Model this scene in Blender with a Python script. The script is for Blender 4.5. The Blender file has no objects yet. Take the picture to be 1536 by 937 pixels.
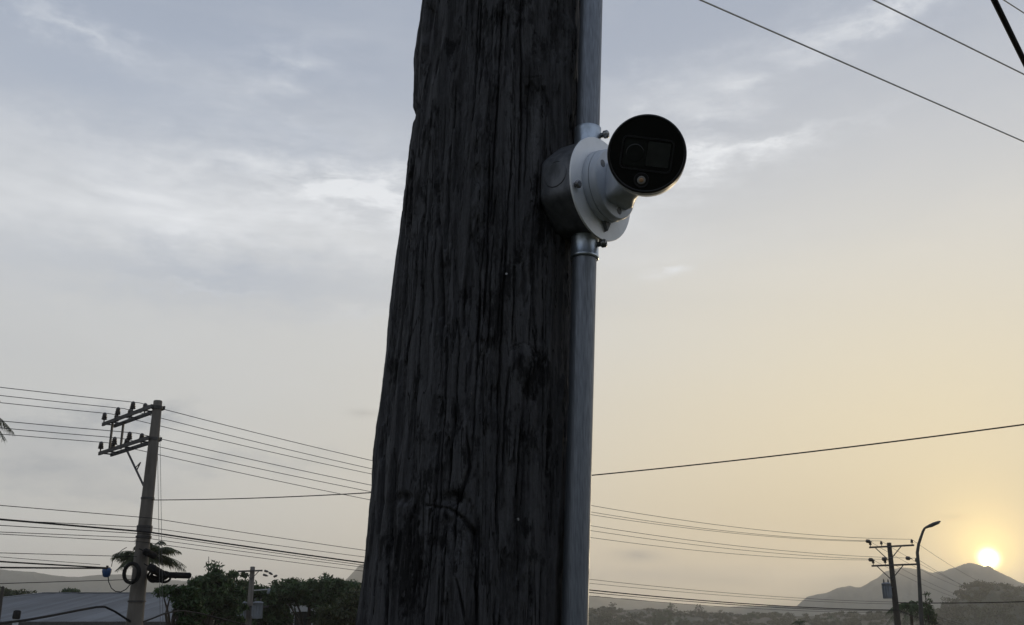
import bpy, bmesh, math, random
import numpy as np
from mathutils import Vector, Matrix
R = math.radians
rng = np.random.default_rng(7)
random.seed(7)
SC = bpy.context.scene
COL = SC.collection

# ------------------------------------------------------------------ camera
FPX, TH, EYE = 1500.0, R(17.0), 1.65
cd = bpy.data.cameras.new('camera')
cd.sensor_fit = 'HORIZONTAL'; cd.sensor_width = 36.0; cd.lens = 36.0 * FPX / 1536.0
cd.clip_start = 0.02; cd.clip_end = 20000
cam = bpy.data.objects.new('camera', cd)
cam.location = (0, 0, EYE); cam.rotation_euler = (R(90) + TH, 0, 0)
COL.objects.link(cam); SC.camera = cam
CT, ST = math.cos(TH), math.sin(TH)
CR, CU, CF = Vector((1, 0, 0)), Vector((0, -ST, CT)), Vector((0, CT, ST))
CP = Vector((0, 0, EYE))


def ray(px, py):
    return CR * ((px - 768) / FPX) + CU * ((468.5 - py) / FPX) + CF


def at(px, py, Y):                      # point of the world plane y = Y
    d = ray(px, py)
    return CP + d * (Y / d.y)


def atd(px, py, z):                     # point at depth z along the lens axis
    return CP + ray(px, py) * z


def azel(px, py):
    d = ray(px, py).normalized()
    return math.degrees(math.atan2(d.x, d.y)), math.degrees(math.asin(d.z))


def lin(r, g, b):
    f = lambda c: (c / 12.92 if c <= .04045 else ((c + .055) / 1.055) ** 2.4)
    return (f(r / 255), f(g / 255), f(b / 255), 1.0)


# ------------------------------------------------------------------ world
SUN_AZ, SUN_EL = azel(1483, 837)
sun_dir = ray(1483, 837).normalized()
W = bpy.data.worlds.new('World'); SC.world = W; W.use_nodes = True
nt = W.node_tree; nt.nodes.clear()


class S:                                # a shader socket with arithmetic
    def __init__(s, k): s.k = k
    def _m(s, op, *o):
        n = nt.nodes.new('ShaderNodeMath'); n.operation = op
        for i, v in enumerate((s,) + o):
            if isinstance(v, S): nt.links.new(v.k, n.inputs[i])
            else: n.inputs[i].default_value = v
        return S(n.outputs[0])
    def __add__(s, o): return s._m('ADD', o)
    def __sub__(s, o): return s._m('SUBTRACT', o)
    def __mul__(s, o): return s._m('MULTIPLY', o)
    def __truediv__(s, o): return s._m('DIVIDE', o)
    def pow(s, e): return s._m('POWER', e)
    def exp(s): return s._m('EXPONENT')
    def clamp(s): return s._m('MAXIMUM', 0.0)._m('MINIMUM', 1.0)


def combine(x, y, z=0.0):
    n = nt.nodes.new('ShaderNodeCombineXYZ')
    for i, v in enumerate((x, y, z)):
        if isinstance(v, S): nt.links.new(v.k, n.inputs[i])
        else: n.inputs[i].default_value = v
    return n.outputs[0]


def wnoise(vec, scale, detail=5.0, rough=.55, dist=0.0):
    n = nt.nodes.new('ShaderNodeTexNoise'); n.noise_dimensions = '2D'
    nt.links.new(vec, n.inputs['Vector'])
    n.inputs['Scale'].default_value = scale; n.inputs['Detail'].default_value = detail
    n.inputs['Roughness'].default_value = rough; n.inputs['Distortion'].default_value = dist
    return S(n.outputs['Fac'])


def wmix(fac, a, b, mode='MIX'):
    n = nt.nodes.new('ShaderNodeMix'); n.data_type = 'RGBA'; n.blend_type = mode; n.clamp_factor = True
    if isinstance(fac, S): nt.links.new(fac.k, n.inputs[0])
    else: n.inputs[0].default_value = fac
    for i, v in ((6, a), (7, b)):
        if isinstance(v, tuple): n.inputs[i].default_value = v
        else: nt.links.new(v, n.inputs[i])
    return n.outputs[2]


def wramp(fac, stops):
    n = nt.nodes.new('ShaderNodeValToRGB'); e = n.color_ramp.elements
    n.color_ramp.interpolation = 'B_SPLINE'
    e[0].position, e[0].color = stops[0]
    e[1].position, e[1].color = stops[-1]
    for p, c in stops[1:-1]:
        q = e.new(p); q.color = c
    nt.links.new(fac.k, n.inputs[0])
    return n.outputs[0]


tc = nt.nodes.new('ShaderNodeTexCoord')
sep = nt.nodes.new('ShaderNodeSeparateXYZ'); nt.links.new(tc.outputs['Generated'], sep.inputs[0])
dx, dy, dz = S(sep.outputs[0]), S(sep.outputs[1]), S(sep.outputs[2])
az = dx._m('ARCTAN2', dy) * 57.29578
el = dz._m('ARCSINE') * 57.29578
dn = nt.nodes.new('ShaderNodeVectorMath'); dn.operation = 'DOT_PRODUCT'
nt.links.new(tc.outputs['Generated'], dn.inputs[0]); dn.inputs[1].default_value = sun_dir
ang = S(dn.outputs['Value'])._m('MINIMUM', .9999999)._m('ARCCOSINE') * 57.29578

az2 = (az - 120.0)._m('MULTIPLY', .01745329)._m('COSINE')._m('ARCCOSINE') * 57.29578   # seamless azimuth for the noises
# clear air above the veil
sky = nt.nodes.new('ShaderNodeTexSky'); sky.sky_type = 'NISHITA'; sky.sun_disc = False
sky.sun_elevation = R(SUN_EL); sky.sun_rotation = R(SUN_AZ); sky.dust_density = 3.0; sky.air_density = 1.0
# thin high veil of cloud: colour by elevation
es = (el + 10.0) / 100.0
veil = wramp(es, [(.00, lin(136, 134, 130)), (.09, lin(193, 194, 191)), (.13, lin(212, 214, 212)), (.18, lin(210, 212, 212)),
                  (.23, lin(209, 211, 212)), (.28, lin(213, 216, 219)), (.33, lin(212, 216, 222)),
                  (.41, lin(163, 175, 195)), (.60, lin(152, 164, 186)), (1.0, lin(146, 158, 180))])
big = wnoise(combine(az2 * .030, el * .115), 1.0, 4.0, .55, .4)
fine = wnoise(combine(az2 * .11 + 40.0, el * .42), 1.0, 5.0, .55, .25)
bill = wnoise(combine(az2 * .26 + 90.0, el * .95), 1.0, 6.0, .60, .2)
# coordinates with ragged edges for the single cloud patches
jn = nt.nodes.new('ShaderNodeTexNoise'); jn.noise_dimensions = '2D'
nt.links.new(combine(az2 * .34 + 7.0, el * .8 + 31.0), jn.inputs['Vector'])
jn.inputs['Scale'].default_value = 1.0; jn.inputs['Detail'].default_value = 5.0; jn.inputs['Roughness'].default_value = .62
jv = nt.nodes.new('ShaderNodeVectorMath'); jv.operation = 'MULTIPLY_ADD'
nt.links.new(jn.outputs['Color'], jv.inputs[0]); jv.inputs[1].default_value = (8.0, 3.0, 0.0); jv.inputs[2].default_value = (-4.0, -1.5, 0.0)
jc = nt.nodes.new('ShaderNodeVectorMath'); jc.operation = 'ADD'
nt.links.new(jv.outputs[0], jc.inputs[0]); nt.links.new(combine(az, el), jc.inputs[1])
lv = nt.nodes.new('ShaderNodeVectorMath'); lv.operation = 'MULTIPLY_ADD'      # finer edges for the low clouds
nt.links.new(jv.outputs[0], lv.inputs[0]); lv.inputs[1].default_value = (.12, .17, 0.0); nt.links.new(combine(az, el), lv.inputs[2])


def blob(px, py, su, sv, rot=0.0, low=False):     # a soft ellipse of sky, sizes in degrees
    a0, e0 = azel(px, py)
    mp = nt.nodes.new('ShaderNodeMapping'); mp.vector_type = 'TEXTURE'
    mp.inputs['Location'].default_value = (a0, e0, 0); mp.inputs['Rotation'].default_value = (0, 0, R(rot))
    mp.inputs['Scale'].default_value = (su * 2.1, sv * 2.1, 1)
    nt.links.new((lv if low else jc).outputs[0], mp.inputs[0])
    g = nt.nodes.new('ShaderNodeTexGradient'); g.gradient_type = 'QUADRATIC_SPHERE'
    nt.links.new(mp.outputs[0], g.inputs[0])
    return S(g.outputs['Fac'])


def total(specs):                                  # weighted sum of soft ellipses
    acc = None
    for sp in specs:
        b = blob(*sp[:-1]); n = nt.nodes.new('ShaderNodeMath'); n.operation = 'MULTIPLY_ADD'
        nt.links.new(b.k, n.inputs[0]); n.inputs[1].default_value = sp[-1]
        if acc is None: n.inputs[2].default_value = 0.0
        else: nt.links.new(acc.k, n.inputs[2])
        acc = S(n.outputs[0])
    return acc


mul = wmix(1.0, sky.outputs[0], (.10, .10, .10, 1), 'MULTIPLY')
col = wmix(.10, veil, mul)
# blue gaps and pale sheets
col = wmix(((big - .46) * 3.0).clamp() * .30, col, lin(212, 216, 221))
gap = ((big * -1.0 + .54) * 4.0).clamp() * ((el - 8.0) / 14.0).clamp()
col = wmix(gap * .22, col, lin(166, 178, 197))
# warm side towards the sun
warm = ((ang / 17.0).pow(1.35) * -1.0).exp()
wcol = wramp(es, [(.08, lin(226, 192, 122)), (.13, lin(240, 212, 140)), (.20, lin(241, 223, 166)), (.30, lin(230, 225, 206)), (.40, lin(208, 212, 217))])
col = wmix(warm * .95, col, wcol)
wide = ((ang / 27.0).pow(2.0) * -1.0).exp() * ((el * -1.0 + 26.0) / 18.0).clamp()
lowc = wramp(es, [(.09, lin(158, 148, 127)), (.13, lin(186, 173, 146)), (.18, lin(224, 211, 182)), (.26, lin(224, 218, 202)), (.36, lin(212, 213, 212))])
col = wmix(wide * .78, col, lowc)
# pale cloud sheets
WHITE = lin(234, 237, 241)
tf = total([(220, 300, 24, 2.2, -2, False, .80), (300, 350, 20, 1.6, 0, False, .6), (110, 45, 7, .7, -14, False, .65), (70, 200, 6, .8, -14, False, .30), (360, 437, 4, .22, 1, False, .55),
            (545, 470, 3, .5, 3, False, .35), (1130, 216, 6, .38, 5, False, .95), (1040, 245, 6, .6, 2, False, .75), (1290, 40, 9, .6, 14, False, .55),
            (1180, 70, 12, 1.2, 8, False, .45), (1120, 110, 9, 1.0, 6, False, .40)])
tb = total([(580, 300, 6, 1.1, -6, False, 1.25), (530, 280, 11, 2.6, -5, False, .95), (410, 110, 6, 2.0, 18, False, .35), (450, 160, 3.5, 1.0, -50, False, .25),
            (1060, 190, 3.2, 1.6, 20, False, .70), (1010, 270, 6, 1.6, 10, False, .60), (1002, 404, 1.25, .34, 12, True, 1.9), (960, 165, 1.6, .8, 60, False, .5)])
col = wmix(tf * ((fine - .24) * 2.0).clamp() + tb * ((bill - .34) * 2.7).clamp(), col, WHITE)
# small grey clouds low over the hills
col = wmix(total([(955, 833, 1.25, .30, -3, True, 1.0), (985, 862, 3.6, .42, 0, True, .75), (545, 618, .9, .22, 0, True, .30)]), col, lin(138, 136, 132))
col = wmix(total([(1080, 868, 15, 1.15, 0, True, .42), (1080, 868, 2.6, .45, 0, True, .5), (1262, 872, 1.9, .6, 12, True, .8), (1322, 804, 1.3, .35, 4, True, .35), (1432, 775, .7, .16, 0, True, .35)]), col, lin(152, 144, 124))
# grey-blue rags on the left
col = wmix(total([(205, 622, 2.4, .6, 6, False, .9), (70, 640, 4.5, .9, 0, False, .8), (80, 700, 5.0, 1.0, -2, False, .8), (330, 690, 5.0, .55, 2, False, .40),
                  (160, 740, 4.0, .6, 0, False, .35)]), col, lin(166, 171, 177))
col = wmix(total([(330, 415, 15, 1.6, 0, False, .55), (480, 215, 10, 1.3, -4, False, .40), (130, 110, 9, 2.6, -6, False, .75)]), col, lin(172, 182, 198))
# the sun's aureole and disc
halo = ((ang / 1.25) * -1.0).exp() * 2.3 + ((ang / 6.5).pow(1.5) * -1.0).exp() * .15
hc = wmix(1.0, combine(halo, halo, halo), (1.0, .69, .17, 1), 'MULTIPLY')
col = wmix(1.0, col, hc, 'ADD')
dcs = ((ang / .43).pow(3.0) * -1.0).exp() * 9.0
dcol = wmix(1.0, combine(dcs, dcs, dcs), (1.0, .88, .50, 1), 'MULTIPLY')
col = wmix(1.0, col, dcol, 'ADD')
W.cycles.sampling_method = 'MANUAL'; W.cycles.sample_map_resolution = 512
bg = nt.nodes.new('ShaderNodeBackground'); nt.links.new(col, bg.inputs[0]); bg.inputs[1].default_value = 1.0
wo = nt.nodes.new('ShaderNodeOutputWorld'); nt.links.new(bg.outputs[0], wo.inputs[0])

# ------------------------------------------------------------------ sun and exposure
sl = bpy.data.lights.new('sun', 'SUN'); sl.energy = 1.7; sl.angle = R(1.5); sl.color = (1.0, .80, .52)
so = bpy.data.objects.new('sun', sl); so.rotation_euler = sun_dir.to_track_quat('Z', 'Y').to_euler()
so.location = (0, 0, 30); COL.objects.link(so)
VS = SC.view_settings; VS.view_transform = 'Standard'; VS.look = 'None'; VS.exposure = 0.0; VS.gamma = 1.0
VS.use_curve_mapping = False
CY = SC.cycles
CY.use_denoising = True; CY.max_bounces = 6; CY.diffuse_bounces = 3; CY.glossy_bounces = 3; CY.volume_bounces = 1
CY.transparent_max_bounces = 8
CY.caustics_reflective = False; CY.caustics_refractive = False


# ------------------------------------------------------------------ helpers
def mat(name, color, rough=.7, metal=0.0, color2=None, scale=(8, 8, 8), detail=6, lo=.35, hi=.65, bump=0.0, bscale=None,
        island=0.0, coord='Object', spec=.5, trans=0.0, coat=0.0, rough2=None, objrand=0.0):
    m = bpy.data.materials.new(name); m.use_nodes = True
    t = m.node_tree; b = t.nodes['Principled BSDF']
    b.inputs['Base Color'].default_value = color
    b.inputs['Roughness'].default_value = rough; b.inputs['Metallic'].default_value = metal
    b.inputs['Specular IOR Level'].default_value = spec; b.inputs['Coat Weight'].default_value = coat
    tcn = t.nodes.new('ShaderNodeTexCoord'); mp = t.nodes.new('ShaderNodeMapping')
    t.links.new(tcn.outputs[coord], mp.inputs[0]); mp.inputs['Scale'].default_value = scale
    out = None
    if color2 is not None:
        n = t.nodes.new('ShaderNodeTexNoise'); n.inputs['Scale'].default_value = 1.0; n.inputs['Detail'].default_value = detail
        t.links.new(mp.outputs[0], n.inputs['Vector'])
        mr = t.nodes.new('ShaderNodeMapRange'); mr.inputs[1].default_value = lo; mr.inputs[2].default_value = hi
        t.links.new(n.outputs['Fac'], mr.inputs[0])
        mx = t.nodes.new('ShaderNodeMix'); mx.data_type = 'RGBA'
        mx.inputs[6].default_value = color; mx.inputs[7].default_value = color2
        t.links.new(mr.outputs[0], mx.inputs[0]); out = mx.outputs[2]
        if rough2 is not None:
            rr = t.nodes.new('ShaderNodeMapRange'); rr.inputs[3].default_value = rough; rr.inputs[4].default_value = rough2
            t.links.new(mr.outputs[0], rr.inputs[0]); t.links.new(rr.outputs[0], b.inputs['Roughness'])
    if objrand > 0:
        g = t.nodes.new('ShaderNodeObjectInfo'); mr = t.nodes.new('ShaderNodeMapRange')
        mr.inputs[3].default_value = 1 - objrand; mr.inputs[4].default_value = 1 + objrand
        t.links.new(g.outputs['Random'], mr.inputs[0])
        v = t.nodes.new('ShaderNodeVectorMath'); v.operation = 'SCALE'
        t.links.new(out, v.inputs[0]); t.links.new(mr.outputs[0], v.inputs['Scale']); out = v.outputs[0]
    if island > 0:
        g = t.nodes.new('ShaderNodeNewGeometry'); mr = t.nodes.new('ShaderNodeMapRange')
        mr.inputs[3].default_value = 1 - island; mr.inputs[4].default_value = 1 + island
        t.links.new(g.outputs['Random Per Island'], mr.inputs[0])
        v = t.nodes.new('ShaderNodeVectorMath'); v.operation = 'SCALE'
        if out is None: v.inputs[0].default_value = color[:3]
        else: t.links.new(out, v.inputs[0])
        t.links.new(mr.outputs[0], v.inputs['Scale']); out = v.outputs[0]
    if out is not None: t.links.new(out, b.inputs['Base Color'])
    if bump > 0:
        m2 = t.nodes.new('ShaderNodeMapping'); m2.inputs['Scale'].default_value = bscale or scale
        t.links.new(tcn.outputs[coord], m2.inputs[0])
        n2 = t.nodes.new('ShaderNodeTexNoise'); n2.inputs['Scale'].default_value = 1.0; n2.inputs['Detail'].default_value = 6
        t.links.new(m2.outputs[0], n2.inputs['Vector'])
        bp = t.nodes.new('ShaderNodeBump'); bp.inputs['Distance'].default_value = bump; bp.inputs['Strength'].default_value = 1.0
        t.links.new(n2.outputs['Fac'], bp.inputs['Height']); t.links.new(bp.outputs[0], b.inputs['Normal'])
    if trans > 0:
        tr = t.nodes.new('ShaderNodeBsdfTranslucent'); ms = t.nodes.new('ShaderNodeMixShader'); ms.inputs[0].default_value = trans
        if out is not None: t.links.new(out, tr.inputs[0])
        else: tr.inputs[0].default_value = color
        o = t.nodes['Material Output']
        t.links.new(b.outputs[0], ms.inputs[1]); t.links.new(tr.outputs[0], ms.inputs[2]); t.links.new(ms.outputs[0], o.inputs[0])
    return m


def g3(v): return (v[0], v[1], v[2], 1.0)


M = {}
M['galv'] = mat('galvanised_steel', (.215, .24, .275, 1), .42, .75, (.145, .16, .185, 1), (800, 800, 60), 6, .30, .70, .0003, (500, 500, 60), rough2=.60)
M['zinc'] = mat('bright_zinc', (.50, .56, .62, 1), .30, .9, (.30, .34, .38, 1), (120, 120, 60), 5, .4, .7, .0002, (300, 300, 200), rough2=.45)
M['box_steel'] = mat('pressed_steel', (.13, .137, .15, 1), .52, .55, (.075, .08, .088, 1), (90, 90, 40), 8, .40, .66, .0003, (400, 400, 400), rough2=.7)
M['plate'] = mat('cover_plate_steel', (.88, .91, .95, 1), .48, .10, (.78, .81, .85, 1), (60, 60, 60), 5, .4, .75, .00008, (500, 500, 500))
M['camwhite'] = mat('white_enamel', (.49, .535, .60, 1), .42, 0, (.38, .41, .45, 1), (60, 60, 14), 8, .45, .72, .00006, (700, 700, 700))
M['rubber'] = mat('black_rubber', (.009, .009, .010, 1), .9, 0, (.014, .014, .015, 1), (40, 40, 40), spec=.15)
M['glassblack'] = mat('smoked_glass', (.004, .004, .005, 1), .07, 0, (.006, .006, .007, 1), (30, 30, 30), spec=.35, rough2=.12)
M['bezel'] = mat('black_plastic', (.010, .010, .012, 1), .38, 0, (.014, .014, .016, 1), (200, 200, 200), spec=.35)
M['lens'] = mat('dark_lens', (.005, .006, .007, 1), .10, 0, (.008, .010, .011, 1), (90, 90, 90), spec=.6)
M['lens_reflect'] = mat('painted_lens_reflection', (.026, .029, .028, 1), .30, 0, (.012, .014, .013, 1), (60, 60, 160), spec=.5)  # reflection in the right lens region, put into the base colour
M['amber'] = mat('amber_lens', (.34, .19, .09, 1), .35, 0, (.42, .26, .14, 1), (500, 500, 500))
M['pearl'] = mat('pearl_ring', (.30, .29, .27, 1), .35, 0, (.24, .23, .22, 1), (300, 300, 300))
M['screw'] = mat('dark_screw_steel', (.34, .35, .36, 1), .38, .9, (.10, .10, .11, 1), (400, 400, 400), 5)
M['hole'] = mat('screw_recess', (.16, .17, .18, 1), .7, 0, (.12, .13, .14, 1), (300, 300, 300))
M['concrete'] = mat('weathered_concrete', (.15, .138, .122, 1), .9, 0, (.075, .068, .060, 1), (5, 5, .8), 7, .35, .7, .004, (40, 40, 40))
M['darkpole'] = mat('dark_timber_pole', (.045, .040, .035, 1), .85, 0, (.03, .026, .022, 1), (8, 8, 1), 6, bump=.004, bscale=(40, 40, 4))
M['armsteel'] = mat('weathered_crossarm', (.075, .075, .078, 1), .7, .3, (.045, .04, .038, 1), (9, 9, 9), 6)
M['insul'] = mat('brown_porcelain', (.055, .050, .050, 1), .35, 0, (.035, .03, .03, 1), (20, 20, 20))
M['cable'] = mat('black_cable', (.013, .013, .015, 1), .85, 0, (.022, .022, .024, 1), (3, 3, 3), spec=.15)
M['conductor'] = mat('dull_aluminium_wire', (.115, .118, .12, 1), .6, .4, (.085, .087, .09, 1), (2, 2, 2))
M['brightwire'] = mat('bright_aluminium_wire', (.82, .82, .82, 1), .55, .0, (.72, .72, .72, 1), (3, 3, 3))
M['blue'] = mat('blue_plastic', (.020, .075, .22, 1), .45, 0, (.016, .06, .17, 1), (14, 14, 14))
M['tank'] = mat('grey_transformer_paint', (.19, .22, .26, 1), .6, 0, (.11, .12, .13, 1), (4, 4, 1.5), 7, .45, .75)
M['roof'] = mat('grey_metal_roof', (.135, .147, .163, 1), .65, .1, (.070, .077, .088, 1), (.35, .10, .5), 8, .38, .64, .01, (2, 2, 2), objrand=.22)
M['wall'] = mat('stained_render_wall', (.14, .14, .135, 1), .9, 0, (.08, .08, .075, 1), (.8, .8, .3), 7, bump=.01, bscale=(6, 6, 6))
M['pale'] = mat('pale_wall', (.42, .44, .46, 1), .85, 0, (.30, .31, .32, 1), (1, 1, .4), 6, bump=.01, bscale=(6, 6, 6))
M['lamp'] = mat('lamp_pole_steel', (.05, .052, .05, 1), .6, .3, (.035, .035, .034, 1), (3, 3, 3))
M['lampglass'] = mat('lamp_glass', (.25, .25, .22, 1), .3, 0, (.2, .2, .18, 1), (6, 6, 6))
M['leaf'] = mat('dark_leaf', (.026, .056, .016, 1), .6, 0, (.044, .080, .026, 1), (.6, .6, .6), 4, .35, .65, island=.45, trans=.25)
M['leaf2'] = mat('olive_leaf', (.050, .062, .022, 1), .6, 0, (.030, .045, .016, 1), (.4, .4, .4), 4, .35, .65, island=.45, trans=.25)
M['frond'] = mat('palm_frond', (.11, .13, .065, 1), .5, 0, (.06, .075, .04, 1), (.9, .9, .9), 4, island=.4, trans=.35)
M['wood'] = mat('leaf_wood', (.06, .048, .038, 1), .9, 0, (.035, .028, .022, 1), (6, 6, 1.5), 6, bump=.01, bscale=(20, 20, 5))
M['scrub'] = mat('dry_scrub_ground', (.105, .090, .062, 1), .95, 0, (.050, .056, .030, 1), (.02, .02, .02), 9, .38, .62, .5, (.05, .05, .05), coord='Object')
M['hill'] = mat('wooded_hillside', (.050, .056, .030, 1), .95, 0, (.030, .038, .018, 1), (.006, .006, .006), 9, .35, .65, 3.0, (.03, .03, .03))
M['near'] = mat('verge_ground', (.11, .10, .075, 1), .95, 0, (.06, .065, .035, 1), (.7, .7, .7), 8, .35, .65, .03, (6, 6, 6))


class MB:
    def __init__(s): s.v = []; s.f = []; s.sm = []

    def add(s, V, F, smooth=False):
        o = len(s.v); s.v += [tuple(p) for p in V]
        s.f += [tuple(i + o for i in f) for f in F]; s.sm += [smooth] * len(F)

    def box(s, c, ax, h):                # centre, three unit axes, half sizes
        V = []
        for i in (-1, 1):
            for j in (-1, 1):
                for k in (-1, 1):
                    V.append(Vector(c) + ax[0] * (i * h[0]) + ax[1] * (j * h[1]) + ax[2] * (k * h[2]))
        s.add(V, [(0, 1, 3, 2), (4, 6, 7, 5), (0, 4, 5, 1), (2, 3, 7, 6), (0, 2, 6, 4), (1, 5, 7, 3)])

    def bar(s, a, b, w, h=None, up=Vector((0, 0, 1))):   # rectangular bar from a to b
        a, b = Vector(a), Vector(b); d = (b - a); L = d.length; d.normalize()
        x = d.cross(up)
        if x.length < 1e-4: x = d.cross(Vector((1, 0, 0)))
        x.normalize(); y = x.cross(d).normalized()
        s.box((a + b) / 2, (x, y, d), (w, h or w, L / 2))

    def lathe(s, o, axis, prof, n=32, x=None, caps=True, smooth=True):   # prof: (dist along axis, radius)
        o = Vector(o); axis = Vector(axis).normalized()
        x = x or axis.orthogonal(); x = (x - axis * x.dot(axis)).normalized(); y = axis.cross(x)
        V = []
        for (t, r) in prof:
            for k in range(n):
                a = 2 * math.pi * k / n
                V.append(o + axis * t + (x * math.cos(a) + y * math.sin(a)) * r)
        F = []
        for i in range(len(prof) - 1):
            for k in range(n):
                F.append((i * n + k, i * n + (k + 1) % n, (i + 1) * n + (k + 1) % n, (i + 1) * n + k))
        s.add(V, F, smooth)
        if caps:                         # caps have vertices of their own, so the sides keep their normals
            s.add(V[:n], [tuple(reversed(range(n)))]); s.add(V[-n:], [tuple(range(n))])

    def tube(s, pts, r, n=6, caps=True):
        pts = [Vector(p) for p in pts]
        rs = r if isinstance(r, (list, tuple)) else [r] * len(pts)
        V = []; F = []; x = None
        for i, p in enumerate(pts):
            d = (pts[min(i + 1, len(pts) - 1)] - pts[max(i - 1, 0)]).normalized()
            if x is None: x = d.orthogonal().normalized()
            x = (x - d * x.dot(d)).normalized(); y = d.cross(x)
            for k in range(n):
                a = 2 * math.pi * k / n
                V.append(p + (x * math.cos(a) + y * math.sin(a)) * rs[i])
        for i in range(len(pts) - 1):
            for k in range(n):
                F.append((i * n + k, i * n + (k + 1) % n, (i + 1) * n + (k + 1) % n, (i + 1) * n + k))
        s.add(V, F, True)
        if caps: s.add(V[:n], [tuple(reversed(range(n)))]); s.add(V[-n:], [tuple(range(n))])

    def build(s, name, m, parent=None, bevel=0.0, sub=0):
        me = bpy.data.meshes.new(name); me.from_pydata(s.v, [], s.f); me.update()
        me.polygons.foreach_set('use_smooth', s.sm)
        me.materials.append(m)
        o = bpy.data.objects.new(name, me); COL.objects.link(o)
        adopt(o, parent)
        if bevel > 0:
            b = o.modifiers.new('bevel', 'BEVEL'); b.width = bevel; b.segments = 2; b.limit_method = 'ANGLE'; b.angle_limit = R(40)
        return o


def wloc(o):
    v = Vector(o.location)
    while o.parent: o = o.parent; v = v + Vector(o.location)
    return v


def adopt(o, parent):
    if parent is not None:
        o.parent = parent
        if parent.type == 'EMPTY': o.matrix_parent_inverse = Matrix.Translation(-Vector(parent.location))
    return o


def tag(o, label=None, cat=None, group=None, kind=None):
    if label: o['label'] = label
    if cat: o['category'] = cat
    if group: o['group'] = group
    if kind: o['kind'] = kind
    return o


def thing(name, loc, label, cat, group=None):
    e = bpy.data.objects.new(name, None); e.empty_display_size = .2
    e.location = loc; COL.objects.link(e)
    return tag(e, label, cat, group)


def np_mesh(name, V, F, m, parent=None, smooth=False):
    me = bpy.data.meshes.new(name)
    V = np.asarray(V, dtype=np.float32); F = np.asarray(F, dtype=np.int32)
    k = F.shape[1]
    me.vertices.add(len(V)); me.vertices.foreach_set('co', V.ravel())
    me.loops.add(F.size); me.loops.foreach_set('vertex_index', F.ravel())
    me.polygons.add(len(F)); me.polygons.foreach_set('loop_start', np.arange(0, F.size, k, dtype=np.int32))
    me.polygons.foreach_set('use_smooth', np.full(len(F), smooth, dtype=bool))
    me.update(calc_edges=True); me.validate()
    me.materials.append(m)
    o = bpy.data.objects.new(name, me); COL.objects.link(o)
    return adopt(o, parent)


def vnoise(u, v, seed, pu=None):        # smooth value noise on arrays; periodic in u with period pu cells
    r = np.random.default_rng(seed); T = r.random((257, 257))
    iu, iv = np.floor(u).astype(int), np.floor(v).astype(int); fu, fv = u - iu, v - iv
    fu = fu * fu * (3 - 2 * fu); fv = fv * fv * (3 - 2 * fv)
    P = pu or 257
    a, b = (iu % P) % 257, ((iu + 1) % P) % 257; c, d = iv % 257, (iv + 1) % 257
    return (T[a, c] * (1 - fu) + T[b, c] * fu) * (1 - fv) + (T[a, d] * (1 - fu) + T[b, d] * fu) * fv


def fbm(u, v, seed, oct=4, pu=None):
    s = 0; a = .5; t = 0
    for k in range(oct):
        s = s + a * vnoise(u * 2 ** k, v * 2 ** k, seed + k, pu * 2 ** k if pu else None); t += a; a *= .5
    return s / t


def sstep(x, a, b):
    t = np.clip((x - a) / (b - a), 0, 1); return t * t * (3 - 2 * t)


# ------------------------------------------------------------------ ground and hills
def ground_h(x, y):
    d = np.hypot(x, y)
    h = -6.0 * sstep(d, 6, 110) * (1 - sstep(-y, 0, 12)) + 8.0 * sstep(-y, 5, 26)   # unseen rise added behind the camera to block low sky light
    return h + (fbm(x * .02 + 50, y * .02 + 50, 90, 3) - .5) * 1.2 * sstep(d, 10, 60) - 2.0 * sstep(d, 300, 1200)


def gz(x, y): return float(ground_h(np.array([float(x)]), np.array([float(y)]))[0])


rad = np.concatenate([[0.03], np.geomspace(.4, 4300, 120)]); ths = np.linspace(0, 2 * math.pi, 181)[:-1]
RR, TT = np.meshgrid(rad, ths, indexing='ij')
X, Y = RR * np.sin(TT), RR * np.cos(TT); Z = ground_h(X, Y)
nr, na = RR.shape
I = np.arange(nr * na).reshape(nr, na)
F = np.stack([I[:-1], np.roll(I, -1, 1)[:-1], np.roll(I, -1, 1)[1:], I[1:]], -1).reshape(-1, 4)
o = np_mesh('ground', np.stack([X, Y, Z], -1).reshape(-1, 3), F, M['scrub'], smooth=True)
tag(o, 'dry scrubby ground falling away from the pole', 'ground', kind='structure')


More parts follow.
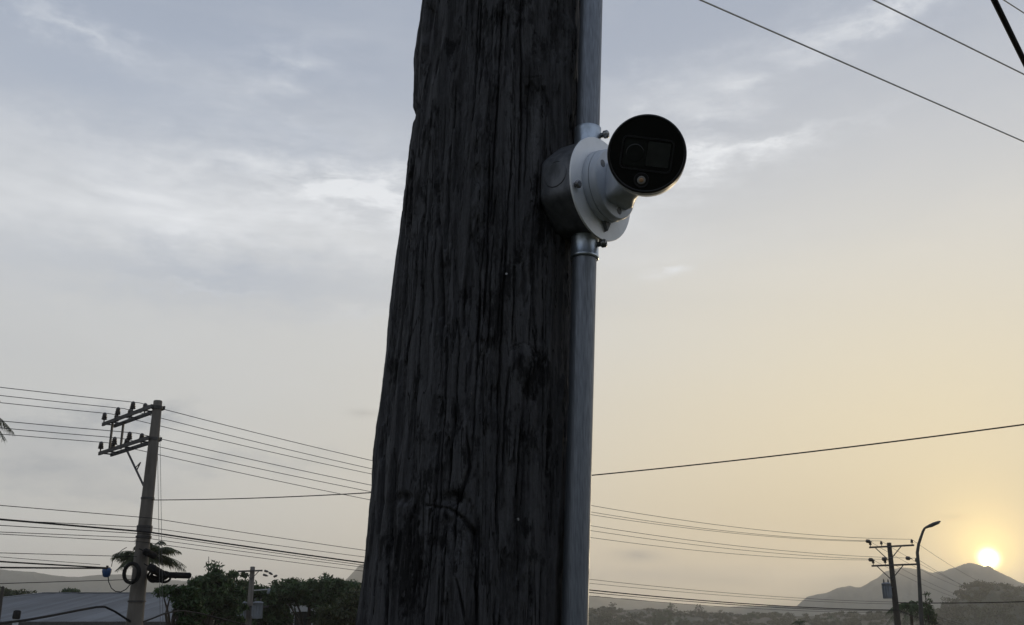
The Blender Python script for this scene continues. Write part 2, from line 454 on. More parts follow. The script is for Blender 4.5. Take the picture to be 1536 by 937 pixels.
def ridge(name, sil, dist, depth, m, label, base=-9.0, seed=1, rough=.1, nx=260, ny=44):
    """A hill: its crest follows the given outline at its own distance; both flanks fall to the plain."""
    P = [at(px, py, 1.0) for px, py in sil]
    A = np.array([math.atan2(p.x, p.y) for p in P]); E_ = np.array([(p.z - EYE) / math.hypot(p.x, p.y) for p in P])
    a = np.linspace(A[0], A[-1], nx); e = np.interp(a, A, E_)
    wob = (fbm(a * 9 + 7, a * 0 + 3.3, seed + 60, 3) - .5) * .35
    D = dist * (1 + wob * .3)
    crest = EYE + e * D
    v = np.linspace(-1, 1, ny * 2 + 1)
    AA, VV = np.meshgrid(a, v, indexing='ij')
    DD = D[:, None] + VV * depth
    CC = np.maximum(crest[:, None] - base, 0)
    spur = fbm(AA * 60, VV * 3 + 11, seed, 5) - .5
    prof = (1 - np.abs(VV)) ** (1.15)
    ZZ = base + CC * np.clip(prof * (1 + spur * 1.1 * np.abs(VV) * (1 - np.abs(VV)) * 4), 0, 1.0)
    fin = (fbm(AA * dist * .06, VV * depth * .06, seed + 20, 4) - .5) * rough * 10
    ZZ = ZZ + fin * np.clip(prof * 3, 0, 1) * sstep(CC, 2, 12)
    Vv = np.stack([np.sin(AA) * DD, np.cos(AA) * DD, ZZ], -1).reshape(-1, 3)
    n2 = len(v); I = np.arange(nx * n2).reshape(nx, n2)
    F = np.stack([I[:-1, :-1], I[1:, :-1], I[1:, 1:], I[:-1, 1:]], -1).reshape(-1, 4)
    o = np_mesh(name, Vv, F, m, smooth=True)
    tag(o, label, 'hill', kind='structure')
    return a, v, Vv.reshape(nx, n2, 3)


ridge('mountain', [(1150, 925), (1180, 914), (1194, 909), (1210, 894), (1240, 888), (1256, 881), (1275, 878), (1291, 880), (1303, 874), (1328, 857),
                   (1351, 851), (1382, 853), (1400, 858), (1416, 856), (1437, 848), (1455, 843), (1470, 847), (1488, 852), (1504, 860),
                   (1516, 866), (1536, 874), (1600, 892), (1700, 905), (1800, 926)], 2600, 800, M['hill'],
      'hazy double-peaked mountain with the sun on its right shoulder', seed=3, rough=.5)
ridge('mountain', [(420, 925), (480, 900), (520, 868), (540, 846), (570, 838), (620, 846), (680, 862), (760, 880), (840, 889), (886, 893), (940, 897),
                   (1000, 903), (1080, 909), (1150, 908), (1200, 909), (1260, 914), (1330, 925)], 2300, 600, M['hill'],
      'long low hazy ridge passing behind the timber pole', seed=9, rough=.4)
ridge('hill', [(-420, 900), (-250, 862), (-120, 850), (0, 853), (50, 857), (90, 863), (115, 865), (135, 862), (180, 860), (240, 868), (330, 874), (420, 884), (520, 905), (580, 922)],
      2500, 620, M['hill'], 'grey wooded hill behind the metal roof', seed=14, rough=.3)
SPUR = ridge('hill', [(1380, 926), (1432, 905), (1440, 897), (1452, 880), (1475, 876), (1500, 879), (1536, 886), (1600, 884), (1700, 890), (1850, 910), (1950, 924)],
      760, 240, M['hill'], 'darker wooded spur in front of the mountain at the right edge', seed=22, rough=.4)
RISE = ridge('hill', [(700, 930), (800, 920), (886, 913), (960, 914), (1030, 919), (1090, 922), (1150, 921), (1220, 923), (1300, 921), (1380, 916), (1440, 908), (1500, 897), (1560, 892), (1700, 898), (1900, 924)],
      820, 260, M['scrub'], 'dark scrub-covered rise at the foot of the mountain', seed=31, rough=.15)

# ------------------------------------------------------------------ the near timber pole
PD = .994
PA, PB = at(700, 937, PD), at(760, 0, PD)
AX = (PB - PA).normalized()
p0 = PA - AX * (PA.z / AX.z)                                      # where the axis meets the ground
S_REF = (PA - p0).length; S_TOP = (PB - p0).length; S_BOX = S_REF + (S_TOP - S_REF) * .64
PX = (Vector((1, 0, 0)) - AX * AX.x).normalized(); PY = AX.cross(PX)   # PX right, PY away


def pole_r(s):
    k = S_TOP - S_REF
    return np.interp(s, [0, S_REF, S_REF + k * .488, S_REF + k * .64, S_REF + k * .787, S_REF + k * .856, S_TOP, S_TOP + .3, 9.5], [.118, .1030, .0985, .0962, .0935, .0893, .0865, .086, .074])


def pole_uv(px, py):                                              # photo point on the pole's face -> (angle, height along the axis)
    d = ray(px, py).normalized(); o = CP - p0
    for r in (.094,):
        t = .8
        for _ in range(8):
            q = o + d * t; s_ = q.dot(AX); rr = float(pole_r(s_))
            dp = d - AX * d.dot(AX); op = o - AX * o.dot(AX)
            a, b, c = dp.dot(dp), 2 * op.dot(dp), op.dot(op) - rr * rr
            disc_ = max(b * b - 4 * a * c, 0); t = (-b - math.sqrt(disc_)) / (2 * a)
    q = o + d * t
    return math.atan2(q.dot(PY), q.dot(PX)), q.dot(AX)


phi = np.concatenate([np.linspace(-math.pi * 1.08, .08 * math.pi, 560), np.linspace(.08 * math.pi, .92 * math.pi, 90)[1:-1]])
hs = np.concatenate([np.linspace(-.25, S_REF - .06, 70)[:-1], np.linspace(S_REF - .06, S_TOP + .06, 720), np.linspace(S_TOP + .06, 9.4, 130)[1:]])
PH, HH = np.meshgrid(phi, hs, indexing='ij')
arc = PH * .095                                                   # metres round the face
base_r = pole_r(HH)
cells = PH / (2 * math.pi)
dsp = (fbm(cells * 24, HH * 1.3, 101, 3, 24) - .5) * .0065         # slow bulges
dsp += (fbm(cells * 90 + .3 * np.sin(HH * 5), HH * 2.0, 111, 3, 90) - .5) * .0018   # split fibres
dsp += (fbm(cells * 240, HH * 9.0, 121, 2, 240) - .5) * .0012
dsp += (fbm(cells * 30, HH * 16.0, 125, 5, 30) - .5) * .0062     # chipped, uneven outline
# long flakes where the outer wood has come away
fl = fbm(cells * 26 + .15 * fbm(cells * 40, HH * 8, 5, 3, 40), HH * 2.6, 131, 4, 26)
ragged = (fbm(cells * 160, HH * 40, 141, 3, 160) - .5) * .05
dsp -= .0036 * sstep(fl + ragged, .53, .542) + .0030 * sstep(fl + ragged, .61, .62) + .0030 * (1 - sstep(fl + ragged, .388, .40))
worn = sstep(fl + ragged, .53, .55)
dsp += (fbm(cells * 200, HH * 70, 151, 3, 200) - .5) * .0028 * worn
# scabby columns where the surface has broken up
scab = np.zeros_like(PH)
for (px, py, wx, hy) in ((652, 300, .010, .040), (722, 285, .015, .070), (663, 450, .007, .075), (716, 560, .018, .050), (802, 610, .020, .060), (655, 620, .007, .030),
                         (690, 800, .016, .040), (740, 60, .022, .050), (810, 150, .020, .022), (840, 40, .012, .050), (620, 850, .008, .060), (770, 900, .018, .050), (700, 430, .006, .050), (795, 380, .012, .060)):
    a0, h0 = pole_uv(px, py)
    q = ((PH - a0) * .095 / wx) ** 2 + ((HH - h0) / hy) ** 2
    scab = np.maximum(scab, sstep(np.exp(-q) + (fbm(cells * 130, HH * 22, 211, 4, 130) - .5) * .9, .45, .55))
dsp -= scab * (.0022 + (fbm(cells * 260, HH * 85, 221, 3, 260) - .5) * .0050)
# drying checks, the longest ones placed as in the photograph
checks = [([(579, 622), (564, 852), (555, 960)], .0030, .014), ([(624, 228), (611, 361), (594, 493), (579, 622)], .0026, .012),
          ([(592, 672), (582, 852), (577, 950)], .0014, .008), ([(648, -20), (640, 110), (626, 228)], .0022, .009),
          ([(715, -10), (709, 93), (708, 120)], .0008, .006), ([(782, -10), (781, 230), (778, 300)], .0009, .007),
          ([(682, 115), (674, 208), (672, 260)], .0010, .007), ([(720, 100), (717, 140)], .0009, .006),
          ([(685, 560), (679, 660), (672, 751)], .0008, .006), ([(659, 647), (645, 816), (630, 950)], .0008, .006),
          ([(749, 560), (748, 690), (746, 800)], .0010, .007), ([(733, 220), (731, 399), (724, 485)], .0010, .007),
          ([(688, 476), (684, 604)], .0008, .006), ([(641, 757), (674, 761), (695, 776), (711, 801), (715, 835)], .0026, .011),
          ([(715, 830), (714, 880), (718, 950)], .0013, .008), ([(685, 868), (699, 945)], .0014, .008), ([(700, 640), (704, 700), (690, 748), (680, 758)], .0020, .007),
          ([(765, 524), (772, 517), (786, 514), (800, 520), (814, 533)], .0030, .010), ([(662, 361), (660, 519)], .0026, .007),
          ([(650, 263), (655, 327), (662, 361)], .0030, .006), ([(590, 746), (624, 747)], .0045, .005), ([(784, 117), (826, 117)], .0024, .006),
          ([(712, 95), (748, 92)], .0018, .005), ([(763, 550), (757, 640), (756, 720)], .0011, .006), ([(618, 300), (630, 200), (640, 130)], .0006, .005),
          ([(806, 300), (802, 420), (800, 500)], .0008, .005), ([(836, 560), (830, 700), (826, 860)], .0008, .005), ([(668, 360), (672, 240)], .0006, .004)]
for k in range(40):
    x0, y0 = random.uniform(575, 840), random.uniform(-60, 900); L = random.uniform(60, 380)
    dr = -(768 - x0) * .04 / 150
    checks.append(([(x0, y0), (x0 - .055 * L * .5 + random.uniform(-2, 2), y0 + L * .5), (x0 - .055 * L, y0 + L)], random.uniform(.0002, .0005), random.uniform(.003, .007)))
ux = np.unwrap(phi)
for ci, (pts, w, dep) in enumerate(checks):
    if ci not in (0, 1, 2, 3, 13, 17, 20) and ci < 28: w *= .55
    pu = [pole_uv(*p) for p in pts]
    if abs(pu[0][1] - pu[-1][1]) > .012 or len(pts) > 2:
        A_ = np.array([p[0] for p in pu]); H_ = np.array([p[1] for p in pu])
    else:
        A_ = np.array([p[0] for p in pu]); H_ = np.array([p[1] for p in pu])
    m = (hs > H_.min() - .01) & (hs < H_.max() + .01)
    hsub = HH[:, m]; psub = PH[:, m]
    best = np.full(hsub.shape, 9.0)
    wig = (fbm(hsub * 30, hsub * 0 + w * 9e4, 171, 3) - .5) * .0025 + (fbm(hsub * 140, hsub * 0 + w * 5e4, 181, 2) - .5) * .0012
    for i in range(len(A_) - 1):
        ax_, ay_ = A_[i] * .095, H_[i]; bx_, by_ = A_[i + 1] * .095, H_[i + 1]
        vx, vy = bx_ - ax_, by_ - ay_; L2 = vx * vx + vy * vy + 1e-12
        t = np.clip(((psub * .095 + wig - ax_) * vx + (hsub - ay_) * vy) / L2, 0, 1)
        best = np.minimum(best, np.hypot(psub * .095 + wig - ax_ - t * vx, hsub - ay_ - t * vy))
    taper = np.clip((H_.max() - hsub) / .03 + .25, .25, 1) * np.clip((hsub - H_.min()) / .03 + .25, .25, 1)
    dsp[:, m] -= dep * np.exp(-(best / (w * taper + .0003)) ** 2) * np.minimum(taper, 1)
# knot holes and the loose slabs high on both sides
for (px, py, rx, ry, dep) in ((656, 98, .0035, .012, .008), (790, 545, .020, .016, -.003), (720, 262, .008, .012, .004), (604, 746, .010, .005, .005), (676, 746, .010, .006, .006)):
    a0, h0 = pole_uv(px, py)
    q = ((PH - a0) * .095 / rx) ** 2 + ((HH - h0) / ry) ** 2
    dsp -= dep * np.exp(-q ** 1.5)
aL, hL = pole_uv(640, 60)
edge = (fbm(HH * 26, HH * 0 + 2, 191, 3) - .5) * .16
h_lo = pole_uv(645, 132)[1]
slab = sstep(HH, h_lo - .002, h_lo + .006) * (1 - sstep(PH + edge, aL - .02, aL + .04)) * (1 - sstep(HH, S_TOP + .25, S_TOP + .30)) * sstep(PH, -3.9, -3.3)
dsp -= .0035 * np.exp(-((HH - h_lo + .004) / .007) ** 2) * (1 - sstep(PH, aL - .02, aL + .04))
dsp += (.001 + .0092 * np.clip((HH - h_lo) / (pole_uv(645, 62)[1] - h_lo), 0, 1)) * slab
aR, hR = pole_uv(852, 70)
slab2 = np.exp(-(((PH - aR) * .095 / .013) ** 4 + ((HH - hR) / .034) ** 4)) * (fbm(cells * 120, HH * 30, 201, 3, 120) + .3)
dsp += .006 * slab2
RRp = base_r + dsp
V = (np.array(p0)[None, None, :] + HH[..., None] * np.array(AX) + (RRp * np.cos(PH))[..., None] * np.array(PX) + (RRp * np.sin(PH))[..., None] * np.array(PY))
n1, n2 = PH.shape; I = np.arange(n1 * n2).reshape(n1, n2); J = np.roll(I, -1, 0)
F = np.stack([I[:, :-1], J[:, :-1], J[:, 1:], I[:, 1:]], -1).reshape(-1, 4)
POLE = thing('timber_pole', p0, 'massive dark weathered timber pole carrying the white security camera', 'pole')


def timber():
    m = bpy.data.materials.new('creosoted_timber'); m.use_nodes = True
    t = m.node_tree; b = t.nodes['Principled BSDF']; b.inputs['Roughness'].default_value = .82; b.inputs['Specular IOR Level'].default_value = .25
    tcn = t.nodes.new('ShaderNodeTexCoord')

    def noise(scale, det, rough=.6):
        mp = t.nodes.new('ShaderNodeMapping'); mp.inputs['Scale'].default_value = scale
        t.links.new(tcn.outputs['Object'], mp.inputs[0])
        n = t.nodes.new('ShaderNodeTexNoise'); n.inputs['Scale'].default_value = 1; n.inputs['Detail'].default_value = det; n.inputs['Roughness'].default_value = rough
        t.links.new(mp.outputs[0], n.inputs['Vector']); return n.outputs['Fac']

    def rng_(s, a, b_):
        r = t.nodes.new('ShaderNodeMapRange'); r.inputs[1].default_value = a; r.inputs[2].default_value = b_
        t.links.new(s, r.inputs[0]); return r.outputs[0]

    def mix(f, a, b_):
        x = t.nodes.new('ShaderNodeMix'); x.data_type = 'RGBA'; t.links.new(f, x.inputs[0])
        for i, v in ((6, a), (7, b_)):
            if isinstance(v, tuple): x.inputs[i].default_value = v
            else: t.links.new(v, x.inputs[i])
        return x.outputs[2]
    c = mix(rng_(noise((150, 150, 5), 9, .68), .34, .66), (.039, .039, .042, 1), (.090, .091, .097, 1))
    c = mix(rng_(noise((30, 30, 5.0), 9, .72), .54, .62), c, (.026, .0258, .027, 1))
    c = mix(rng_(noise((26, 26, 12), 9, .72), .55, .60), c, (.014, .014, .015, 1))
    c = mix(rng_(noise((420, 420, 9), 5, .7), .58, .72), c, (.088, .089, .094, 1))
    c = mix(rng_(noise((120, 120, 60), 3), .78, .82), c, (.22, .20, .17, 1))
    for sc_, wd in (((60, 60, 1.3), .008),):
        ab = t.nodes.new('ShaderNodeMath'); ab.operation = 'SUBTRACT'; t.links.new(noise(sc_, 4, .5), ab.inputs[0]); ab.inputs[1].default_value = .5
        a2 = t.nodes.new('ShaderNodeMath'); a2.operation = 'ABSOLUTE'; t.links.new(ab.outputs[0], a2.inputs[0])
        c = mix(rng_(a2.outputs[0], wd, wd * .25), c, (.008, .008, .008, 1))
    t.links.new(c, b.inputs['Base Color'])
    bp = t.nodes.new('ShaderNodeBump'); bp.inputs['Distance'].default_value = .0020; t.links.new(noise((600, 600, 22), 6), bp.inputs['Height'])
    b2 = t.nodes.new('ShaderNodeBump'); b2.inputs['Distance'].default_value = .0016; t.links.new(noise((500, 500, 300), 5), b2.inputs['Height'])
    t.links.new(bp.outputs[0], b2.inputs['Normal']); t.links.new(b2.outputs[0], b.inputs['Normal'])
    return m


M['timber'] = timber()
np_mesh('trunk', V.reshape(-1, 3), F, M['timber'], POLE, smooth=True)
for px, py in ((759, 412), (776, 778)):       # nails left in the wood
    a_, h_ = pole_uv(px, py); rr0 = float(pole_r(h_)); dv = PX * math.cos(a_) + PY * math.sin(a_)
    nb = MB(); nb.lathe(p0 + AX * h_ + dv * (rr0 - .004), dv, [(0, .0008), (.0056, .0008), (.0057, .0013), (.0062, .0011)], 10); nb.build('nail', M['screw'], POLE)
capm = MB(); capm.lathe(p0 + AX * 9.38, AX, [(0, .074), (.03, .072), (.05, .05)], 24)
capm.build('end_cap', M['darkpole'], POLE)

# ------------------------------------------------------------------ junction box, conduits
U = AX.copy()
NAZ = R(51)
N = Vector((math.sin(NAZ), -math.cos(NAZ), 0)); N = (N - U * N.dot(U)).normalized()
T = U.cross(N).normalized()
O = atd(903, 284, 1.0)                                            # middle of the cover plate


def L3(t, u, n): return O + T * t + U * u + N * n


def rounded_poly(rad_flat, sides, rc, seg=5, rot=0.0):
    out = []
    rv = rad_flat / math.cos(math.pi / sides)
    vs = [Vector((rv * math.cos(rot + 2 * math.pi * (k + .5) / sides), rv * math.sin(rot + 2 * math.pi * (k + .5) / sides))) for k in range(sides)]
    for k in range(sides):
        a, b, c = vs[k - 1], vs[k], vs[(k + 1) % sides]
        d1, d2 = (a - b).normalized(), (c - b).normalized()
        ang_ = math.acos(max(-1, min(1, d1.dot(d2)))); tl = rc / math.tan(ang_ / 2)
        ctr = b + (d1 + d2).normalized() * (rc / math.sin(ang_ / 2))
        s0 = b + d1 * tl - ctr; e0 = b + d2 * tl - ctr
        a0 = math.atan2(s0.y, s0.x); a1 = math.atan2(e0.y, e0.x); da = (a1 - a0 + math.pi) % (2 * math.pi) - math.pi
        for i in range(seg + 1):
            q = a0 + da * i / seg; out.append((ctr.x + rc * math.cos(q), ctr.y + rc * math.sin(q)))
    return out


def loft(mb, rings, caps=True, smooth=True):
    n = len(rings[0]); V = [p for r in rings for p in r]; F = []
    for i in range(len(rings) - 1):
        for k in range(n):
            F.append((i * n + k, i * n + (k + 1) % n, (i + 1) * n + (k + 1) % n, (i + 1) * n + k))
    mb.add(V, F, smooth)
    if caps: mb.add(V[:n], [tuple(reversed(range(n)))]); mb.add(V[-n:], [tuple(range(n))])


JB = thing('junction_box', L3(0, 0, -.047), 'grey steel octagonal junction box fixed to the timber pole', 'junction box')
poly = rounded_poly(.0485, 8, .015)
mb = MB()
loft(mb, [[L3(a * k, b * k, n) for a, b in poly] for k, n in ((.90, -.0425), (.96, -.0420), (.99, -.0395), (1, -.036), (1, -.0030))])
mb.build('box_body', M['box_steel'], JB)
mb = MB(); mb.lathe(L3(-.0483, 0.002, -.022), -T, [(0, .0134), (.0006, .0132), (.0009, .0126)], 36); mb.build('knockout_disc', M['box_steel'], JB)
mb = MB(); mb.lathe(L3(-.0481, 0.002, -.022), -T, [(0, .0141), (.0003, .0141)], 36); mb.build('knockout_groove', M['rubber'], JB)
plate_m = MB(); plate_m.lathe(L3(0, 0, -.0022), N, [(0, .0528), (.0003, .0531), (.0018, .0531), (.0022, .0528)], 72)
plate_o = plate_m.build('cover_plate', M['plate'], JB)
for (t_, u_) in ((-.0455, -.0130), (.0455, .0130)):
    mb = MB(); mb.lathe(L3(t_, u_, -.0002), N, [(0, .0024), (.0030, .0024), (.0032, .0040), (.0048, .0042), (.0060, .0030)], 16)
    mb.build('cover_screw', M['screw'], plate_o)

CR_ = .0120
CB = atd(879.5, 287, 1.012)
UC = (CB - at(862, 937, CB.y)).normalized()                        # the conduits' own line


def conduit(name, s0, s1, cs, label, sgn, slen):
    e = thing(name, CB + UC * s0, label, 'conduit', 'steel conduits on the timber pole')
    mb = MB(); mb.lathe(CB + UC * s0, UC, [(0, CR_), (s1 - s0, CR_)], 40); mb.build('pipe', M['galv'], e)
    mb = MB()
    a = cs; pr = [(0, .0134), (.0006, .0141), (.004, .0141), (.0044, .0138), (slen - .003, .0138), (slen - .0026, .0142 if sgn < 0 else .0137), (slen, .0142 if sgn < 0 else .0137), (slen + .0004, .0130)]
    mb.lathe(CB + UC * a, UC * sgn, pr, 40)
    c_ = mb.build('connector', M['zinc'], e)
    sa = Vector((.93, -.36, .06)).normalized(); sp = CB + UC * (a + sgn * slen * .52)
    mb = MB(); mb.lathe(sp + sa * .0062, sa, [(0, .0045), (.0035, .0045), (.0036, .0026), (.0105, .0026), (.0106, .0036), (.0115, .0042), (.0150, .0042), (.0162, .0030)], 14)
    sc_ = mb.build('set_screw', M['screw'], c_)
    mb = MB()
    x_ = sa.orthogonal().normalized(); y_ = sa.cross(x_)
    mb.box(sp + sa * .0225, (x_, y_, sa), (.0022, .0005, .0002)); mb.build('screw_slot', M['rubber'], c_)
    return e


conduit('steel_conduit', .047, 4.2, .047, 'galvanised conduit rising from the top of the junction box', 1, .0225)
conduit('steel_conduit', -1.88, -.047, -.047, 'galvanised conduit running down from the bottom of the junction box', -1, .026)

# ------------------------------------------------------------------ the security camera
CAM = thing('security_camera', L3(.002, .002, 0), 'white bullet security camera with round black glass face', 'camera')
BC = lambda n, t=.001, u=.002: L3(t, u, n)
mb = MB(); mb.lathe(BC(.0001), N, [(0, .0362), (.0008, .0366), (.0066, .0366), (.0072, .0360)], 64); base_o = mb.build('mounting_base', M['camwhite'], CAM)
mb = MB(); mb.lathe(BC(.0072), N, [(0, .0352), (.0010, .0352)], 64); mb.build('base_seam', M['rubber'], base_o)
mb = MB(); mb.lathe(BC(.0080), N, [(0, .0360), (.0055, .0360), (.0074, .0354), (.0080, .0344)], 64); mb.build('base_cover', M['camwhite'], base_o)
for a_ in (152, 285, 40):
    c_ = BC(.0160) + T * (.0272 * math.cos(R(a_))) + U * (.0272 * math.sin(R(a_)))
    mb = MB(); mb.lathe(c_, N, [(0, .0038), (.0003, .0037)], 20); mb.build('screw_hole', M['hole'], base_o)
mb = MB()
tri = [(-.006, 0), (.006, 0), (.001, -.010)]
q0 = [L3(.006 + a, -.034 + b, .0002) for a, b in tri]; q1 = [L3(.006 + a * .9, -.034 + b * .9, .0040) for a, b in tri]
mb.add(q0 + q1, [(2, 1, 0), (3, 4, 5), (0, 1, 4, 3), (1, 2, 5, 4), (2, 0, 3, 5)]); mb.build('tab_shadow_wedge', M['hole'], base_o)  # dark wedge for the tab, with its shadow on the plate put into the colour

FC = atd(970, 231, .885); FR = .0348
rr_ = (FC - CP).normalized()
BA = (rr_ + CU * -.105 + CR * .012).normalized()                    # axis from the face to the rear
FX = (CR - BA * CR.dot(BA)).normalized(); FY = FX.cross(BA).normalized()
if FY.dot(CU) < 0: FY = -FY
rot = R(-8); EX = FX * math.cos(rot) + FY * math.sin(rot); EY = FY * math.cos(rot) - FX * math.sin(rot)
mb = MB(); mb.lathe(FC, BA, [(.0095, FR * 1.000), (.0098, FR * 1.012), (.030, FR * 1.012), (.052, FR * 1.0), (.062, FR * .90), (.068, FR * .66)], 72)
hous = mb.build('housing', M['camwhite'], CAM)
mb = MB(); mb.lathe(FC, BA, [(.0040, FR * .985), (.0096, FR * .985)], 72); mb.build('seam', M['rubber'], hous)
mb = MB(); mb.lathe(FC, BA, [(.0046, FR * 1.004), (.0049, FR * 1.012), (.0080, FR * 1.012), (.0083, FR * 1.004)], 72); mb.build('front_ring', M['camwhite'], hous)
mb = MB(); mb.lathe(FC, BA, [(.0002, FR * .930), (-.0008, FR * .945), (-.0008, FR * .975), (.0002, FR * 1.0), (.0039, FR * 1.004)], 72, caps=False)
mb.build('bezel', M['bezel'], CAM)
mb = MB(); mb.lathe(FC, BA, [(.0003, .0004)] + [(.0003, FR * k) for k in (.3, .6, .935)], 72, caps=False, smooth=False); glass = mb.build('face_glass', M['glassblack'], CAM)


def fpt(x, y, z=0.0): return FC + EX * x + EY * y - BA * z         # z towards the viewer


def rrect(w, h, r, n=6):
    out = []
    for cx, cy, a0 in ((w - r, h - r, 0), (-w + r, h - r, 90), (-w + r, -h + r, 180), (w - r, -h + r, 270)):
        for i in range(n + 1):
            a = R(a0 + 90 * i / n); out.append((cx + r * math.cos(a), cy + r * math.sin(a)))
    return out


def frame_ring(mb, w, h, r, th, z0, z1, cx, cy):
    o_ = rrect(w, h, r); i_ = rrect(w - th, h - th, max(r - th, .0005))
    rings = [[fpt(cx + x, cy + y, z) for x, y in p] for p, z in ((o_, z0), (o_, z1), (i_, z1), (i_, z0))]
    loft(mb, rings, caps=False, smooth=False)


WX, WY = .0002, -.0005
mb = MB(); frame_ring(mb, .0232, .0150, .0050, .0016, -.0002, .0006, WX, WY); win = mb.build('lens_window', M['bezel'], glass)
mb = MB(); loft(mb, [[fpt(WX - .0105 + x, WY + y, z) for x, y in rrect(.0100, .0112, .003)] for z in (-.0002, .0001)], smooth=False); mb.build('dark_lens_panel', M['lens'], glass)
mb = MB(); loft(mb, [[fpt(WX + .0100 + x, WY + .0008 + y, z) for x, y in rrect(.0100, .0108, .001)] for z in (-.0002, .0001)], smooth=False); mb.build('lens_panel_reflection', M['lens_reflect'], glass)  # right lens panel, its paler tone painted in as a reflection
mb = MB(); mb.lathe(fpt(WX - .0105, WY, .0001), -BA, [(0, .0078), (.0003, .0080), (.0006, .0074), (.0004, .0050), (.0002, .0020)], 32); mb.build('lens', M['lens'], glass)
lx, ly = -.0043 - .0035, -.0230
lx, ly = -.0012, -.0238
mb = MB(); mb.lathe(fpt(lx, ly, -.0002), -BA, [(0, .0068), (.0006, .0068), (.0007, .0060), (.0003, .0056)], 32); mb.build('indicator_recess', M['bezel'], glass)
mb = MB(); mb.lathe(fpt(lx, ly, .0001), -BA, [(0, .0037), (.0008, .0037), (.0012, .0032)], 28); led = mb.build('indicator_light', M['pearl'], glass)
mb = MB(); mb.lathe(fpt(lx, ly, .0012), -BA, [(0, .0021), (.0005, .0019), (.0008, .0010)], 20); mb.build('amber_lens', M['amber'], glass)
# neck: a chunky socket on the base that turns into a ball under the housing
BALL = atd(962, 262, .955)
mb = MB()
sq = lambda w, h, r, n=6: rrect(w, h, r, n)
nk0 = BC(.0155, .003, .000)
dirn = (BALL - nk0)
rings = []
for k, (t_, w, r) in enumerate(((0, .0200, .0060), (.22, .0198, .0062), (.26, .0190, .0068), (.34, .0182, .0100), (.46, .0174, .0150), (.60, .0168, .0166), (1.0, .0160, .0159))):
    c_ = nk0 + N * (dirn.dot(N) * t_) + (dirn - N * dirn.dot(N)) * (t_ ** 1.6)
    rings.append([c_ + T * x + U * y for x, y in rrect(w, w, min(r, w * .999))])
loft(mb, rings); neck = mb.build('neck', M['camwhite'], CAM)
mb = MB(); mb.lathe(BALL - N * .018, N, [(.018 - .018 * math.cos(a), max(.018 * math.sin(a), .0003)) for a in np.linspace(0, math.pi, 14)], 32, caps=False); mb.build('ball_joint', M['camwhite'], CAM)
mb = MB(); mb.lathe(BALL, (FC + BA * .05 - BALL).normalized(), [(0, .0175), (.008, .0185), (.020, .0185)], 32); mb.build('clamp_collar', M['camwhite'], CAM)

# ------------------------------------------------------------------ the weathered grey pole on the left
q2 = math.sqrt(.5)
LDIR = Vector((q2, q2, 0)); LARM = Vector((-q2, q2, 0))             # along the line, along the crossarms
A47 = R(47); LARL = Vector((-math.cos(A47), math.sin(A47), -.012)); LDL = Vector((math.sin(A47), math.cos(A47), 0))
LP = Vector((at(237, 600, 26).x, 26, 0)); LP.z = gz(LP.x, LP.y)
ZTOP = at(237, 600, 26).z; ZU, ZL = at(236, 610, 26).z, at(227.5, 657, 26).z


def insulator(parent, p, h=.27, r=.075):
    mb = MB(); mb.lathe(p, (0, 0, 1), [(0, .018), (.08, .018), (.081, r * .75), (.10, r), (.14, r * .72), (.15, r * .95), (.19, r * .65), (.20, r * .78), (h - .02, r * .6), (h, r * .3)], 14)
    return mb.build('insulator', M['insul'], parent)


CPOLE = thing('utility_pole', LP, 'tall weathered grey utility pole with double crossarms reaching to its left', 'utility pole', 'utility poles')
hgt = ZTOP - LP.z
mb = MB(); mb.lathe(LP, (0, 0, 1), [(-.6, .25), (0, .245), (EYE - LP.z, .205), (EYE - LP.z + 2.2, .168), (EYE - LP.z + 4.0, .138), (hgt - .02, .112), (hgt, .10)], 16)
mb.build('shaft', M['concrete'], CPOLE)
for zz in (ZU, ZL):
    for off in (-.17, .17):
        a = Vector((LP.x, LP.y, zz)) + LDL * off - LARL * .06; b = a + LARL * 3.28
        mb = MB(); mb.bar(a, b, .022, .05); arm = mb.build('crossarm', M['armsteel'], CPOLE)
        for t in (1.2, 2.2, 3.14):
            insulator(CPOLE, Vector((LP.x, LP.y, zz + .045)) + LDL * off + LARL * t, .29, .082)
    for t in (.6, 1.7, 2.7, 3.1):
        c = Vector((LP.x, LP.y, zz)) + LARL * t
        mb = MB(); mb.bar(c - LDL * .19, c + LDL * .19, .018); mb.build('spacer_bolt', M['armsteel'], CPOLE)
    mb = MB(); mb.lathe(Vector((LP.x, LP.y, zz - .05)), (0, 0, 1), [(0, .145), (.08, .145)], 16); mb.build('steel_band', M['armsteel'], CPOLE)
for t, off in ((2.62, -.12), (2.45, .12)):
    c = Vector((LP.x, LP.y, 0)) + LARL * t + LDL * off
    mb = MB(); mb.bar((c.x, c.y, ZL + .03), (c.x, c.y, ZU - .03), .035, .022); mb.build('hanger_strut', M['armsteel'], CPOLE)
b0 = Vector((LP.x, LP.y, ZL)) + LARL * 1.8; b1 = Vector((LP.x - .12, LP.y - .05, at(212, 728, 26).z))
mb = MB(); mb.bar(b0, b1, .02); mb.bar(b0.lerp(b1, .62), b0.lerp(b1, .62) + Vector((.09, -.02, .22)), .012); mb.bar(b0.lerp(b1, .55), b0.lerp(b1, .62) + Vector((.09, -.02, .22)), .010)
mb.build('diagonal_brace', M['armsteel'], CPOLE)
for py_, rr2, hh in ((748, .170, .05), (797, .192, .16), (806, .195, .05), (902, .224, .035)):
    zc = at(220, py_, 26).z
    mb = MB(); mb.lathe((LP.x, LP.y, zc), (0, 0, 1), [(0, rr2), (hh, rr2)], 16); mb.build('steel_band', M['armsteel'], CPOLE)

